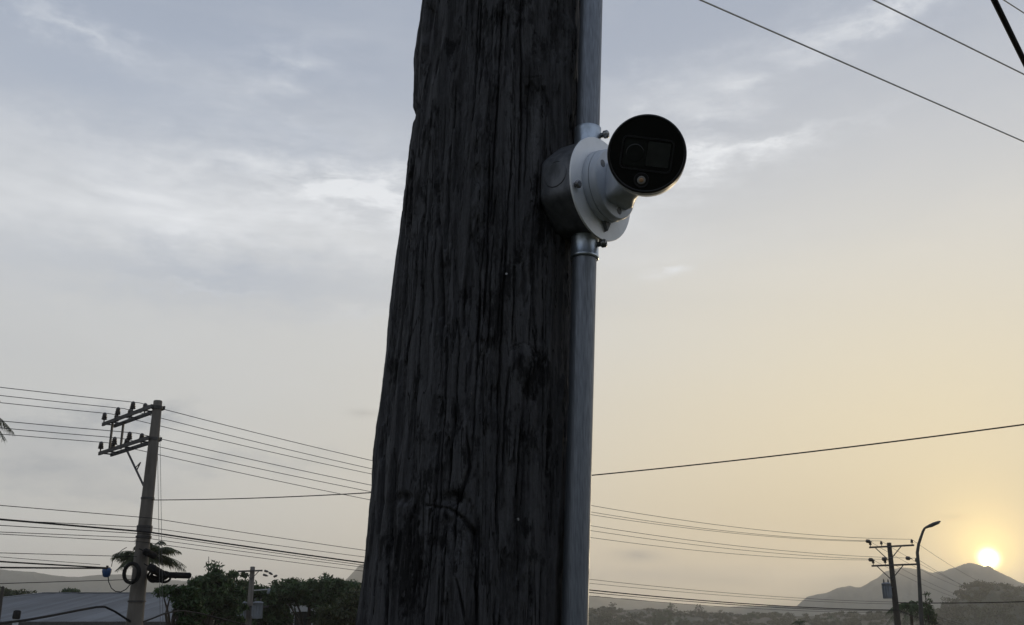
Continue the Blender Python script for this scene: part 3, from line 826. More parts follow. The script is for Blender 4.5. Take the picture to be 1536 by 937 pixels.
# ------------------------------------------------------------------ the timber pole with transformer on the right
RP = Vector((at(1334, 818, 55).x, 55, 0)); RP.z = gz(RP.x, RP.y)
RU, RL = at(1334, 819, 55).z, at(1338, 847, 55).z
RTOP = at(1334, 813, 55).z
RPOLE = thing('utility_pole', RP, 'dark distant utility pole with two crossarms beside the street lamp', 'utility pole', 'utility poles')
mb = MB(); mb.lathe(RP, (0, 0, 1), [(-.6, .21), (0, .205), (EYE - RP.z, .17), (RTOP - RP.z - .02, .115), (RTOP - RP.z, .10)], 14); mb.build('shaft', M['darkpole'], RPOLE)
for zz, (t0, t1) in ((RU, (-1.42, 1.05)), (RL, (-1.55, 1.02))):
    c = Vector((RP.x, RP.y, zz)) - LDIR * .17
    mb = MB(); mb.bar(c + LARM * t0, c + LARM * t1, .035, .045); mb.build('crossarm', M['armsteel'], RPOLE)
    for t in (-.75, .75):
        mb = MB(); mb.bar(c + LARM * t, c + Vector((0, 0, -.75)), .02); mb.build('arm_brace', M['armsteel'], RPOLE)
    for t in ((-1.33, .35, .98) if zz == RU else (-1.45, .25, .92)):
        insulator(RPOLE, c + LARM * t + Vector((0, 0, .045)), .26, .08)
for zz, ts in ((RU, (.9,)), (RL, (-1.2, .1, .85))):                # strain insulators lying along the wires
    for t in ts:
        c = Vector((RP.x, RP.y, zz + .30)) + LARM * t - LDIR * .75
        mb = MB(); mb.lathe(c, LDIR, [(0, .02), (.08, .03), (.09, .10), (.15, .07), (.18, .10), (.25, .07), (.28, .10), (.36, .06), (.38, .03), (.62, .02)], 12); mb.build('strain_insulator', M['insul'], RPOLE)
tk = Vector((RP.x - .50, RP.y - .30, at(1342, 897, 55).z))
TANK = thing('pole_transformer', tk, 'pale blue-grey transformer tank hung on the dark distant pole', 'transformer', 'pole transformers')


def transformer(e, c, h, r, m):
    mb = MB(); mb.lathe(c, (0, 0, 1), [(0, r * .93), (.03, r), (h * .9, r), (h * .905, r * 1.04), (h * .93, r * 1.04), (h * .95, r * .95), (h, r * .55)], 24); mb.build('tank', m, e)
    for k in (-1, 1):
        mb = MB(); mb.lathe((c[0] + k * r * .5, c[1] - r * .1, c[2] + h * .93), (0, 0, 1), [(0, .03), (.05, .05), (.09, .03), (.13, .05), (.17, .03), (.24, .015)], 10); mb.build('bushing', M['insul'], e)
    mb = MB()
    for k in range(5):
        a = R(200 + k * 28); mb.bar((c[0] + r * 1.06 * math.cos(a), c[1] + r * 1.06 * math.sin(a), c[2] + h * .15), (c[0] + r * 1.06 * math.cos(a), c[1] + r * 1.06 * math.sin(a), c[2] + h * .75), .012, .03)
    mb.build('cooling_fins', m, e)
    mb = MB(); mb.bar((c[0] + r * .6, c[1] + .1, c[2] + h * .7), (c[0] + r + .25, c[1] + .25, c[2] + h * .7), .04); mb.build('hanger', M['armsteel'], e)


transformer(TANK, tk, .82, .23, M['tank'])

# street lamp
SLP = Vector((at(1382, 927, 50).x, 50, 0)); SLP.z = gz(SLP.x, SLP.y)
LAMP = thing('street_lamp', SLP, 'slim street lamp with bent arm and flat dark head near the sun', 'street lamp')
pts = [(SLP.x, 50, SLP.z - .4)] + [tuple(at(x, y, 50)) for x, y in ((1382, 927), (1379.5, 880), (1377.6, 845), (1376, 828), (1378, 815), (1381, 806), (1384.5, 796), (1387, 791.5), (1391, 788.5))]
mb = MB(); mb.tube(pts, [.13, .105, .09, .08, .075, .07, .065, .06, .055, .05], 10); mb.build('bent_pole', M['lamp'], LAMP)
h0, h1 = at(1386, 792, 50), at(1411, 781, 50); hd = (h1 - h0).normalized(); hs_ = hd.cross(Vector((0, 0, 1))).normalized(); hu = hs_.cross(hd)
mb = MB()
secs = [(0, .05, .05), (.12, .10, .08), (.35, .15, .12), (.62, .17, .13), (.85, .14, .10), (.97, .07, .05)]
HL = (h1 - h0).length
loft(mb, [[h0 + hd * (t * HL) + hs_ * (w * math.cos(a)) + hu * (hh * math.sin(a) * (.75 if math.sin(a) > 0 else .55)) for a in np.linspace(0, 2 * math.pi, 15)[:-1]] for t, w, hh in secs])
mb.build('lamp_head', M['lamp'], LAMP)
mb = MB()
mb.bar(h0 + hd * (.38 * HL) - hu * .068, h0 + hd * (.86 * HL) - hu * .062, .085, .012)
mb.build('lamp_glass', M['lampglass'], LAMP)
mb = MB(); mb.lathe((SLP.x, SLP.y, SLP.z - .05), (0, 0, 1), [(0, .20), (.9, .20), (.95, .12)], 12); mb.build('base_sleeve', M['lamp'], LAMP)


# ------------------------------------------------------------------ wires
def span(A, B, sag, n=36):
    A, B = Vector(A), Vector(B)
    return [A.lerp(B, k / n) - Vector((0, 0, 4 * sag * (k / n) * (1 - k / n))) for k in range(n + 1)]


def wire(name, pts, r, m, label, group, cat='wire', n=6):
    mb = MB(); mb.tube(pts, r, n); o = mb.build(name, m)
    return tag(o, label, cat, group)


NP = Vector((66, 128, 0))
ordn = ['topmost', 'second from the top', 'third from the top', 'fourth from the top', 'fifth from the top', 'lowest']
idx = 0
for z0, z1, ts, rts, sags, zn in ((ZU, RU, (1.2, 2.2, 3.14), (-1.33, .35, .98), (.883, .864, .813), 4.6), (ZL, RL, (1.2, 2.2, 3.14), (-1.45, .25, .92), (.753, .698, .83), 3.8)):
    for t, rt, sg in zip(ts, rts, sags):
        A = Vector((LP.x, LP.y, z0 + .32)) + LARL * t; B = Vector((RP.x, RP.y, z1 + .31)) + LARM * rt - LDIR * .17
        Q = A + Vector((-29.5, -29, 1.2)); C_ = Vector((NP.x, NP.y, zn)) + Vector((-.85, .53, 0)) * rt * .8
        p_ = span(Q, A, .75, 24) + span(A, B, sg, 48)[1:] + span(B, C_, 1.6, 40)[1:]
        wire('power_line', p_, .0095, M['conductor'], ordn[idx] + ' of the six bare conductors strung from the weathered grey pole', 'bare conductors between the utility poles')
        idx += 1
lows = [((226, 776), (1346, 902), .436, 757, .0085, 'thin dark cable, highest of those strung below the crossarms'), ((222, 790), (1346, 905), .393, 779, .0075, 'thin cable just above the thick bundle at the pole band'),
        ((222, 797), (1347, 914), .438, 778, .021, 'thick black cable bundle tied at the band of the weathered grey pole'), ((220, 800), (1347, 916), .46, 787, .0085, 'thin cable hugging the underside of the thick bundle'),
        ((218, 806), (1347, 915), .426, 797, .0075, 'pale thin cable dropping below the thick bundle'), ((215, 812), (1348, 918), .443, 800, .0075, 'lowest thin cable reaching the distant pole below the bundle')]
for i, (a, b, sg, yl, r, lab) in enumerate(lows):
    A = at(*a, 25.8); B = at(*b, 54.8); Lf = at(0, yl, 21.0); Q = A + (Lf - A) * 5.0
    C_ = Vector((NP.x, NP.y, 1.9 - .25 * i))
    wire('telecom_cable', span(Q, A, .0, 16) + span(A, B, sg, 48)[1:] + span(B, C_, 1.5, 24)[1:], r, M['cable'], lab, 'telecom cables below the crossarms', 'cable')
# cables that end at the weathered grey pole
for i, (a, yl, r, lab) in enumerate((((205, 834), 827, .0075, 'thin cable level with the palm, ending at the weathered grey pole'), ((165, 851), 840, .017, 'thick black cable meeting the blue box from above left'),
                                     ((165, 851.5), 849, .019, 'thick level black cable meeting the blue box'), ((205, 868), 873, .0075, 'thin cable crossing the grey hill left of the weathered grey pole'),
                                     ((150, 846), 833, .006, 'faint thin cable just over the thick black one'))):
    A = at(*a, 25.75); Lf = at(0, yl, 21.5); Q = A + (Lf - A) * 5.5
    wire('telecom_cable', span(Q, A, .03, 24), r, M['cable'], lab, 'telecom cables below the crossarms', 'cable')
# the bundle looping low in front of the roof
P_ = [at(x, y, Y) for x, y, Y in ((-260, 985, 17), (-80, 949, 20), (0, 934, 21.5), (40, 929, 22.3), (80, 922, 23), (120, 914, 24), (145, 909.5, 24.8), (157, 909, 25.2), (172, 916, 25.5), (195, 931, 25.8), (204, 936, 26))]
wire('service_cable', P_, .026, M['cable'], 'thick sagging service cable in front of the grey roof, kinked near the pole', 'service cables', 'cable')
wire('service_cable', [at(x, y, Y) for x, y, Y in ((214, 932, 26), (228, 927, 26.5), (245, 920, 27), (262, 916, 27.6), (275, 915, 28.2), (300, 919, 29), (360, 934, 31), (420, 950, 33))], .021, M['cable'],
     'thick service cable rising right of the weathered grey pole into the trees', 'service cables', 'cable')
wire('service_cable', span(at(228, 749, 25.9), at(1700, 613, 14), .309, 60) + span(at(1700, 613, 14), Vector((27, -1, 7.2)), .25, 20)[1:], .011, M['cable'], 'single long cable rising rightwards across the yellow sky', 'service cables', 'cable')
wire('service_cable', span(at(1346, 903, 54.7), at(1700, 893, 48), .12, 30) + span(at(1700, 893, 48), Vector((62, 40, 3.2)), .15, 12)[1:], .022, M['cable'], 'dark level cable crossing the mountain below the sun', 'service cables', 'cable')
for x0, x1, lab in ((236, 240.5, 'left'), (240, 244.5, 'right')):
    A = at(x0, 652, 25.8); B = at(x1, 937, 25.6); B = A + (B - A) * 1.6
    wire('guy_wire', span(A, B, .0, 4), .006, M['conductor'], lab + ' of two thin wires hanging down the right side of the weathered grey pole', 'guy wires at the weathered grey pole')


def level(pts, h):
    out = []
    for p in pts:
        d = ray(*p); out.append(CP + d * (h / d.z))
    return out


for (pa, pb, h, r, k0, k1, m, lab) in (((1050, 0), (1536, 213), 6.0, .0095, -4, 7, M['brightwire'], 'long bright overhead wire crossing the sky right of the camera'),
                                       ((1310, 0), (1536, 112), 6.3, .0095, -8, 14, M['brightwire'], 'bright overhead wire nearer the top right corner'),
                                       ((1505, 0), (1536, 20), 6.3, .007, -50, 80, M['brightwire'], 'short thin wire just inside the top right corner'),
                                       ((1491, 0), (1536, 92), 3.5, .0185, -40, 90, M['cable'], 'thick black cable cutting the top right corner')):
    a, b = level((pa, pb), h)
    mid = span(a + (b - a) * k0, a + (b - a) * k1, 0, 40)
    wire('overhead_wire', mid, r, m, lab, 'overhead wires in the top right corner', 'wire', 8)

# ------------------------------------------------------------------ gear hung on the weathered grey pole
def ring_pts(c, rx, rz, n=30, tilt=.25, turns=1.0, ph=0.0):
    return [Vector(c) + Vector((rx * math.cos(a), tilt * rx * math.sin(a * .5), rz * math.sin(a))) for a in np.linspace(ph, ph + 2 * math.pi * turns, int(n * turns) + 1)]


c = at(160, 858, 25.7)
BX = thing('splice_box', c, 'small blue splice box hanging left of the weathered grey pole', 'splice box')
mb = MB(); mb.lathe(c - Vector((0, 0, .11)), (0, 0, 1), [(0, .05), (.03, .085), (.15, .115), (.20, .11), (.22, .07)], 14); mb.build('box_shell', M['blue'], BX)
mb = MB(); mb.lathe(c + Vector((0, 0, .10)), (0, 0, 1), [(0, .03), (.07, .03)], 10); mb.build('gland', M['rubber'], BX)
mb = MB(); mb.tube([at(x, y, 25.7) for x, y in ((162, 862), (163, 872), (167, 881), (173, 886), (181, 887), (189, 883), (195, 876), (199, 868))], .012, 6); mb.build('drop_loop', M['cable'], BX)
mb = MB(); mb.tube([at(x, y, 25.7) for x, y in ((167, 849), (169, 840), (175, 831), (183, 824), (190, 820))], .009, 6); mb.build('lead_in', M['cable'], BX)
cl = at(197, 859, 25.55)
CL = thing('cable_coil', cl, 'round black cable coil tied to the front of the weathered grey pole', 'cable coil', 'black cable coils')
for k in range(5):
    mb = MB(); mb.tube(ring_pts(cl + Vector((random.uniform(-.01, .01), k * .022 - .05, random.uniform(-.01, .01))), .185 + .012 * (k % 3), .225 + .012 * (k % 2), 26), .034, 6, caps=False); mb.build('cable_turn', M['rubber'], CL)
c2 = at(236, 864, 25.9)
C2 = thing('cable_coil', c2, 'tangled black cable coil right of the weathered grey pole', 'cable coil', 'black cable coils')
for k, (dx_, dz_, a_, b_) in enumerate(((0, 0, .20, .12), (.04, .03, .22, .10), (-.12, .02, .15, .14), (.14, -.02, .16, .11), (.02, .06, .24, .07))):
    mb = MB(); mb.tube(ring_pts(c2 + Vector((dx_, .03 * k, dz_)), a_, b_, 24), .030, 6, caps=False); mb.build('cable_turn', M['rubber'], C2)


def closure(px0, py0, px1, py1, r, label):
    a, b = at(px0, py0, 25.7), at(px1, py1, 25.9); d = (b - a); L = d.length
    e = thing('splice_closure', a, label, 'splice closure', 'black splice closures')
    mb = MB(); mb.lathe(a, d.normalized(), [(0, r * .5), (.03, r), (L * .3, r), (L * .31, r * 1.12), (L * .36, r * 1.12), (L * .37, r), (L - .04, r), (L, r * .55)], 14); mb.build('closure_shell', M['rubber'], e)
    mb = MB(); mb.lathe(a - d.normalized() * .12, d.normalized(), [(0, .012), (.14, .014)], 8); mb.build('cable_tail', M['cable'], e)


closure(215, 825, 234, 834, .085, 'slanting black splice closure high on the weathered grey pole')
closure(252, 861.5, 287, 862.5, .075, 'level black splice closure sticking out right of the weathered grey pole')
closure(222, 848, 246, 862, .10, 'fat black splice closure beside the tangled coil')

# ------------------------------------------------------------------ the small pole with twin transformers among the trees
SP = Vector((at(379, 850, 60).x, 60, 0)); SP.z = gz(SP.x, SP.y); STOP = at(380, 849, 60).z
SPOLE = thing('utility_pole', SP, 'short grey utility pole standing among dark trees with twin transformers', 'utility pole', 'utility poles')
mb = MB(); mb.lathe(SP, (0, 0, 1), [(-.5, .22), (0, .21), (STOP - SP.z - .01, .135), (STOP - SP.z, .12)], 12); mb.build('shaft', M['concrete'], SPOLE)
zc = at(380, 855.5, 60).z
mb = MB(); mb.bar((SP.x - .80, SP.y - .16, zc - .03), (SP.x + .62, SP.y - .16, zc + .02), .05, .045); mb.build('crossarm', M['armsteel'], SPOLE)
for k in (-.45, .4):
    mb = MB(); mb.bar((SP.x + k, SP.y - .16, zc - .04), (SP.x, SP.y - .16, zc - .48), .018); mb.build('arm_brace', M['armsteel'], SPOLE)
for px, py, ex, ey in ((397, 855, 403, 857), (395, 861, 402, 863), (404, 858, 409, 861), (411, 864, 416, 862)):
    a, b = at(px, py, 60), at(ex, ey, 59.8)
    mb = MB(); mb.lathe(a, (b - a), [(0, .02), (.03, .07), (.09, .05), (.11, .07), (.17, .05), (.20, .07), ((b - a).length, .02)], 10); mb.build('strain_insulator', M['insul'], SPOLE)
mb = MB(); mb.bar(at(381, 884.5, 59.8), at(402, 883, 59.8), .035, .03); mb.build('lower_arm', M['pale'], SPOLE)
mb = MB(); a = at(402, 886, 59.8); mb.lathe(a - Vector((0, 0, .15)), (.2, 0, 1), [(0, .04), (.05, .08), (.28, .08), (.32, .03)], 10); mb.build('fuse_cutout', M['tank'], SPOLE)
for px, lab in ((361, 'left of the twin grey transformers on the short pole among the trees'), (385.5, 'right of the twin grey transformers on the short pole among the trees')):
    c = at(px, 927, 59.6); e = thing('pole_transformer', c, lab, 'transformer', 'pole transformers')
    transformer(e, c, .95, .29, M['tank'])

# ------------------------------------------------------------------ the long metal-roofed shed and a pale building behind the trees
x0, x1 = at(-60, 900, 92).x, at(330, 900, 80).x
EZ, RZ = at(100, 931, 72).z, at(100, 889.5, 92).z
xh = at(66, 889, 92).x
GB = gz(-30, 80) - .6
SHED = thing('warehouse', ((x0 + x1) / 2, 82, GB), 'long low warehouse with a dull grey-blue metal roof', 'building')
WX3 = (Vector((1, 0, 0)), Vector((0, 1, 0)), Vector((0, 0, 1)))
mb = MB(); mb.box(((x0 + x1) / 2, 92, (GB + EZ - .15) / 2), WX3, ((x1 - x0) / 2 - .3, 19.4, (EZ - .15 - GB) / 2)); mb.build('wall', M['wall'], SHED)
ns = 40; wS = (x1 - x0) / ns; nk = 8
cache = {}


def sheet(k0, k1, side):                                             # one corrugated sheet; k: how far up the slope its two edges reach
    key = (round(k0, 3), round(k1, 3), side)
    if key in cache: return cache[key]
    V = []; F = []
    for j in range(nk + 1):
        f = k0 + (k1 - k0) * j / nk; zz = .05 * (j % 2); xx = wS * j / nk * 1.01
        ye = 71.5 if side < 0 else 112.5
        for g in (0, f):
            yy = ye + (92 - ye) * g; hz = EZ - .06 + (RZ - EZ + .06) * g + zz
            V.append((xx, yy, hz)); V.append((xx, yy, hz - .03))
    for j in range(nk):
        k = 4 * j
        F += [(k, k + 4, k + 6, k + 2), (k + 1, k + 3, k + 7, k + 5), (k, k + 1, k + 5, k + 4), (k + 2, k + 6, k + 7, k + 3)]
    me = bpy.data.meshes.new('roof_sheet'); me.from_pydata(V, [], F); me.update(); me.materials.append(M['roof']); cache[key] = me
    return me


for side in (-1, 1):
    for i in range(ns):
        kk = [min(1.0, max(.01, (i + q) * wS / (xh - x0))) for q in (0, 1)]
        o = bpy.data.objects.new('roof_sheet', sheet(kk[0], kk[1], side)); COL.objects.link(o); adopt(o, SHED)
        o.location = (x0 + i * wS, 0, random.uniform(-.015, .015) + (i % 2) * .02)
mb = MB(); mb.add([(x0 - .3, 71.5, EZ - .06), (x0 - .3, 112.5, EZ - .06), (xh, 92, RZ), (x0 - .3, 71.5, EZ - .12), (x0 - .3, 112.5, EZ - .12), (xh, 92, RZ - .06)], [(2, 1, 0), (3, 4, 5), (0, 1, 4, 3), (1, 2, 5, 4), (2, 0, 3, 5)]); mb.build('hip_end', M['roof'], SHED)
mb = MB(); mb.bar((xh, 92, RZ + .05), (x1, 92, RZ + .05), .35, .06); mb.build('ridge_cap', M['roof'], SHED)
mb = MB(); mb.bar((x0, 71.5, EZ + .02), (xh, 92, RZ + .06), .22, .05); mb.build('hip_cap', M['roof'], SHED)
mb = MB(); mb.bar((x0, 71.35, EZ - .12), (x1, 71.35, EZ - .12), .12, .10); mb.build('gutter', M['armsteel'], SHED)
xx = x1 - .2
mb = MB(); mb.add([(xx, 72.6, EZ - .2), (xx, 111.4, EZ - .2), (xx, 92, RZ - .12), (xx + .15, 72.6, EZ - .2), (xx + .15, 111.4, EZ - .2), (xx + .15, 92, RZ - .12)], [(0, 1, 2), (5, 4, 3), (0, 3, 4, 1), (1, 4, 5, 2), (2, 5, 3, 0)]); mb.build('gable', M['wall'], SHED)
c = at(24, 927, 64)
VT = thing('roof_vent', c - Vector((0, 0, .9)), 'small dark-capped chimney low in front of the grey roof', 'chimney')
mb = MB(); mb.lathe(c - Vector((0, 0, 6.2)), (0, 0, 1), [(0, .19), (6.3, .17)], 14); mb.build('flue', M['pale'], VT)
mb = MB(); mb.lathe(c + Vector((0, 0, -.02)), (.05, 0, 1), [(0, .20), (.10, .23), (.46, .22), (.52, .12)], 14); mb.build('cowl', M['rubber'], VT)
hb = Vector((at(450, 925, 76).x, 78, gz(at(450, 925, 76).x, 78) - .4))
PB_ = thing('house', hb, 'pale building glimpsed through gaps in the dark trees', 'building')
ztop = at(450, 897, 76).z
mb = MB(); mb.box((hb.x, 80, (hb.z + ztop) / 2), (Vector((1, 0, 0)), Vector((0, 1, 0)), Vector((0, 0, 1))), (4.6, 3.2, (ztop - hb.z) / 2)); mb.build('wall', M['pale'], PB_)
mb = MB(); mb.add([(hb.x - 5, 76.4, ztop - .05), (hb.x + 5, 76.4, ztop - .05), (hb.x + 5, 83.6, ztop + .35), (hb.x - 5, 83.6, ztop + .35), (hb.x - 5, 76.4, ztop + .05), (hb.x + 5, 76.4, ztop + .05), (hb.x + 5, 83.6, ztop + .45), (hb.x - 5, 83.6, ztop + .45)],
                  [(3, 2, 1, 0), (4, 5, 6, 7), (0, 1, 5, 4), (1, 2, 6, 5), (2, 3, 7, 6), (3, 0, 4, 7)]); mb.build('roof', M['roof'], PB_)
for k in (-2.6, 0, 2.6):
    mb = MB(); mb.box((hb.x + k, 76.78, ztop - 1.4), (Vector((1, 0, 0)), Vector((0, 1, 0)), Vector((0, 0, 1))), (.55, .03, .5)); w_ = mb.build('window', M['lens'], PB_)
    mb = MB(); mb.box((hb.x + k, 76.74, ztop - 1.95), (Vector((1, 0, 0)), Vector((0, 1, 0)), Vector((0, 0, 1))), (.65, .06, .04)); mb.build('sill', M['pale'], w_)


# ------------------------------------------------------------------ trees
def leaves(centers, rads, per, size, flat=.6):
    """leaf-shaped quads through ellipsoidal clumps"""
    C_ = np.repeat(np.asarray(centers, float), per, 0); Rd = np.repeat(np.asarray(rads, float), per, 0)
    n = len(C_)
    d = rng.normal(size=(n, 3)); d /= np.linalg.norm(d, axis=1, keepdims=True)
    P = C_ + d * Rd * (rng.random((n, 1)) ** .45)
    a = rng.normal(size=(n, 3)); a[:, 2] -= .25; a /= np.linalg.norm(a, axis=1, keepdims=True)
    b = np.cross(a, rng.normal(size=(n, 3))); b /= np.linalg.norm(b, axis=1, keepdims=True) + 1e-9
    s = size * (.55 + .9 * rng.random((n, 1)))
    V = np.stack([P - a * s, P + b * s * flat * .55, P + a * s, P - b * s * flat * .55], 1).reshape(-1, 3)
    F = np.arange(n * 4).reshape(n, 4)
    return V, F


def tree(name, base, blobs, label, cat='tree', group=None, per=70, size=.14, clumps=60, m='leaf', clump_r=.45):
    """blobs: ellipsoids (centre, radii) that together make the crown"""
    base = Vector(base)
    e = thing(name, base, label, cat, group)
    cs, rs = [], []
    tot = sum(r[0] * r[1] + r[1] * r[2] for _, r in blobs)
    for c, r in blobs:
        k = max(4, int(clumps * (r[0] * r[1] + r[1] * r[2]) / tot))
        for _ in range(k):
            d = rng.normal(size=3); d /= np.linalg.norm(d)
            p = np.array(c) + d * np.array(r) * (.45 + .55 * rng.random() ** .5)
            cs.append(p); q = clump_r * (.6 + .8 * rng.random()); rs.append((q, q, q * .62))
    V, F = leaves(cs, rs, per, size)
    np_mesh('crown', V, F, M[m], e)
    mb = MB()
    top = Vector(np.mean([c for c, _ in blobs], 0))
    h = max(top.z - base.z, 1.0); tr = .035 * h + .05
    fork = base.lerp(Vector((base.x * .6 + top.x * .4, base.y * .6 + top.y * .4, top.z)), .5)
    mb.tube([base - Vector((0, 0, .3)), base.lerp(fork, .5) + Vector((random.uniform(-.1, .1), 0, 0)), fork], [tr * 1.25, tr, tr * .8], 9)
    pick = rng.permutation(len(cs))[:26]
    for i in pick:
        p = Vector(cs[i]); md = fork.lerp(p, .5) + Vector((random.uniform(-.2, .2), random.uniform(-.2, .2), .12 * (p - fork).length))
        mb.tube([fork - Vector((0, 0, .1)), md, p], [tr * .42, tr * .25, tr * .08], 5)
    mb.build('trunk', M['wood'], e)
    return e


def crown(px0, px1, pyt, pyb, Y, dy=1.0, rag=0):
    a, b = at(px0, pyt, Y), at(px1, pyb, Y)
    return ((a.x + b.x) / 2, Y, (a.z + b.z) / 2), (abs(b.x - a.x) / 2, dy * abs(b.x - a.x) / 2, abs(a.z - b.z) / 2)


def onground(px, Y): p = at(px, 927, Y); return (p.x, Y, gz(p.x, Y))


tree('leafy_tree', onground(312, 52), [crown(283, 350, 862, 925, 52), crown(300, 342, 856, 890, 52), crown(270, 320, 885, 950, 52), crown(315, 327, 846, 876, 52), crown(330, 365, 880, 950, 52.5)],
     'dark bushy tree with a thin pointed sprig, left of the short pole', group='dark trees by the short pole', clumps=190, per=80, size=.13, clump_r=.36)
tree('leafy_tree', onground(352, 63), [crown(340, 368, 857, 876, 63), crown(338, 412, 872, 915, 64), crown(345, 420, 880, 950, 65)],
     'low dark tree directly behind the short pole', group='dark trees by the short pole', clumps=120, per=80, size=.14, clump_r=.42)
tree('leafy_tree', onground(465, 66), [crown(405, 480, 870, 905, 66), crown(440, 545, 866, 912, 66.5), crown(470, 560, 872, 950, 67), crown(400, 440, 885, 940, 66)],
     'broad dark tree between the short pole and the timber pole', group='dark trees by the short pole', clumps=260, per=90, size=.15, clump_r=.5)
tree('leafy_tree', onground(510, 58), [crown(478, 545, 900, 950, 58), crown(505, 560, 885, 930, 58)],
     'green shrub-like tree low against the left edge of the timber pole', group='dark trees by the short pole', clumps=110, per=80, size=.13, clump_r=.4, m='leaf2')
tree('leafy_tree', onground(262, 34), [crown(238, 290, 879, 893, 34, .6), crown(262, 300, 884, 912, 34), crown(268, 300, 900, 945, 34)],
     'dark branch-like shrub hanging right of the weathered grey pole', group='dark trees by the short pole', clumps=70, per=70, size=.09, clump_r=.2)
tree('leafy_tree', onground(15, 125), [crown(-40, 30, 883, 905, 125), crown(10, 52, 888, 903, 125)],
     'green tree crown beyond the roof at the left edge', group='trees beyond the roof', clumps=70, per=60, size=.25, clump_r=.7, m='leaf2')
tree('leafy_tree', onground(104, 122), [crown(92, 117, 884, 897, 122)],
     'small dark tuft of tree showing over the roof ridge', group='trees beyond the roof', clumps=30, per=50, size=.22, clump_r=.5)


def palm(name, base, top, nf, fl, label, group, droop=1.0, leaf=.55, trunk_r=.16, m='frond', seed=1, dense=44, lift=0.0):
    r = random.Random(seed); base, top = Vector(base), Vector(top)
    e = thing(name, base, label, 'palm tree', group)
    mb = MB(); mid = base.lerp(top, .5) + Vector((r.uniform(-.2, .2), 0, 0))
    mb.tube([base - Vector((0, 0, .3)), base.lerp(mid, .5), mid, mid.lerp(top, .6), top], [trunk_r * 1.4, trunk_r * 1.05, trunk_r, trunk_r * .9, trunk_r * .8], 10); mb.build('trunk', M['wood'], e)
    for k in range(nf):
        a = 2 * math.pi * (k * .381966 + r.uniform(-.03, .03)); up = r.uniform(-.25, 1.15) + lift; L = fl * r.uniform(.6, 1.15)
        d = Vector((math.cos(a), math.sin(a), 0)); pts = []
        for i in range(9):
            t = i / 8; pts.append(top + d * (L * (t * math.cos(up * .8) + .0)) + Vector((0, 0, L * (t * math.sin(up * .8) - droop * .55 * t * t))))
        mb = MB(); mb.tube(pts, [.03 * (1 - .8 * i / 8) * fl / 2 for i in range(9)], 4)
        side = d.cross(Vector((0, 0, 1)))
        for j in range(dense):
            t = .10 + .88 * j / (dense - 1); i = min(int(t * 8), 7); p = pts[i].lerp(pts[i + 1], t * 8 - i)
            tg = (pts[i + 1] - pts[i]).normalized(); ll = leaf * math.sin(math.pi * (.12 + .80 * t)) * r.uniform(.8, 1.1)
            for s_ in (-1, 1):
                w = tg * .017 * fl
                tip = p + side * (s_ * ll * .72) + tg * ll * .45 - Vector((0, 0, ll * (.35 + .5 * r.random()) * droop))
                md = p.lerp(tip, .55) + Vector((0, 0, ll * .10))
                mb.add([p - w * .5, p + w * .5, md + w * .55, tip, md - w * .55], [(0, 1, 2, 3, 4)])
        mb.build('frond', M[m], e)
    return e


palm('palm_tree', onground(208, 38), at(221, 838, 38), 34, 1.55, 'feathery palm whose fronds spread behind the weathered grey pole', 'palms', 1.0, .46, .10, seed=21, lift=.55, dense=26)
pb_ = onground(-75, 30)
palm('palm_tree', pb_, at(-72, 600, 30), 26, 1.75, 'tall palm whose frond tips just enter at the left edge', 'palms', 1.1, .55, .15, seed=9)
pb_ = onground(1362, 75)
palm('palm_tree', pb_, at(1366, 908, 75), 22, 1.9, 'dark palm between the distant pole and the street lamp', 'palms', 1.35, .5, .12, m='leaf', seed=12, dense=26)
pb_ = onground(1199, 140)
palm('palm_tree', pb_, at(1199, 932, 140), 13, 1.3, 'tiny dark palm top on the low plain left of the distant pole', 'palms', .9, .45, .15, m='leaf', seed=15, dense=14)

c = at(313, 870, 74)
an = thing('antenna_mast', (c.x, 74, gz(c.x, 74)), 'thin bare mast rising from the bushy tree by the short pole', 'antenna')
mb = MB(); mb.tube([(c.x, 74, gz(c.x, 74)), tuple(c), tuple(at(313, 834, 74))], [.05, .035, .02], 8); mb.build('mast', M['lamp'], an)
mb = MB(); mb.bar(at(311, 846, 74), at(315, 846, 74), .015); mb.build('cross_rod', M['lamp'], an)
c = at(2, 930, 58)
ps = thing('timber_post', (c.x, 58, gz(c.x, 58)), 'dark leaning post at the extreme left edge before the roof', 'post')
mb = MB(); mb.tube([(c.x - .1, 58, gz(c.x, 58) - .2), tuple(at(0, 910, 58)), tuple(at(4, 881, 58))], [.12, .10, .085], 10); mb.build('shaft', M['darkpole'], ps)
mb = MB(); mb.lathe(at(4, 881, 58), (.1, 0, 1), [(0, .10), (.05, .10), (.10, .04)], 10); mb.build('cap', M['darkpole'], ps)

# feathery conical tree behind the street lamp
cb = Vector(onground(1396, 72)); ct = at(1387, 886, 72)
e = thing('conical_tree', cb, 'feathery cone-shaped tree behind the foot of the street lamp', 'tree', 'trees on the plain')
cs, rs = [], []
for k in range(150):
    t = rng.random() ** .6; a = rng.random() * 6.28; rr3 = (.10 + 1.9 * t) * (.5 + .5 * rng.random())
    zz = ct.z - t * (ct.z - cb.z - .3)
    cs.append((ct.x + .25 * t + rr3 * math.cos(a) * .8, 72 + rr3 * math.sin(a) * .8, zz)); rs.append((.30, .30, .18))
V, F = leaves(cs, rs, 45, .13, .35); np_mesh('crown', V, F, M['leaf'], e)
mb = MB(); mb.tube([cb - Vector((0, 0, .3)), cb.lerp(ct, .5), ct], [.16, .09, .02], 8); mb.build('trunk', M['wood'], e)

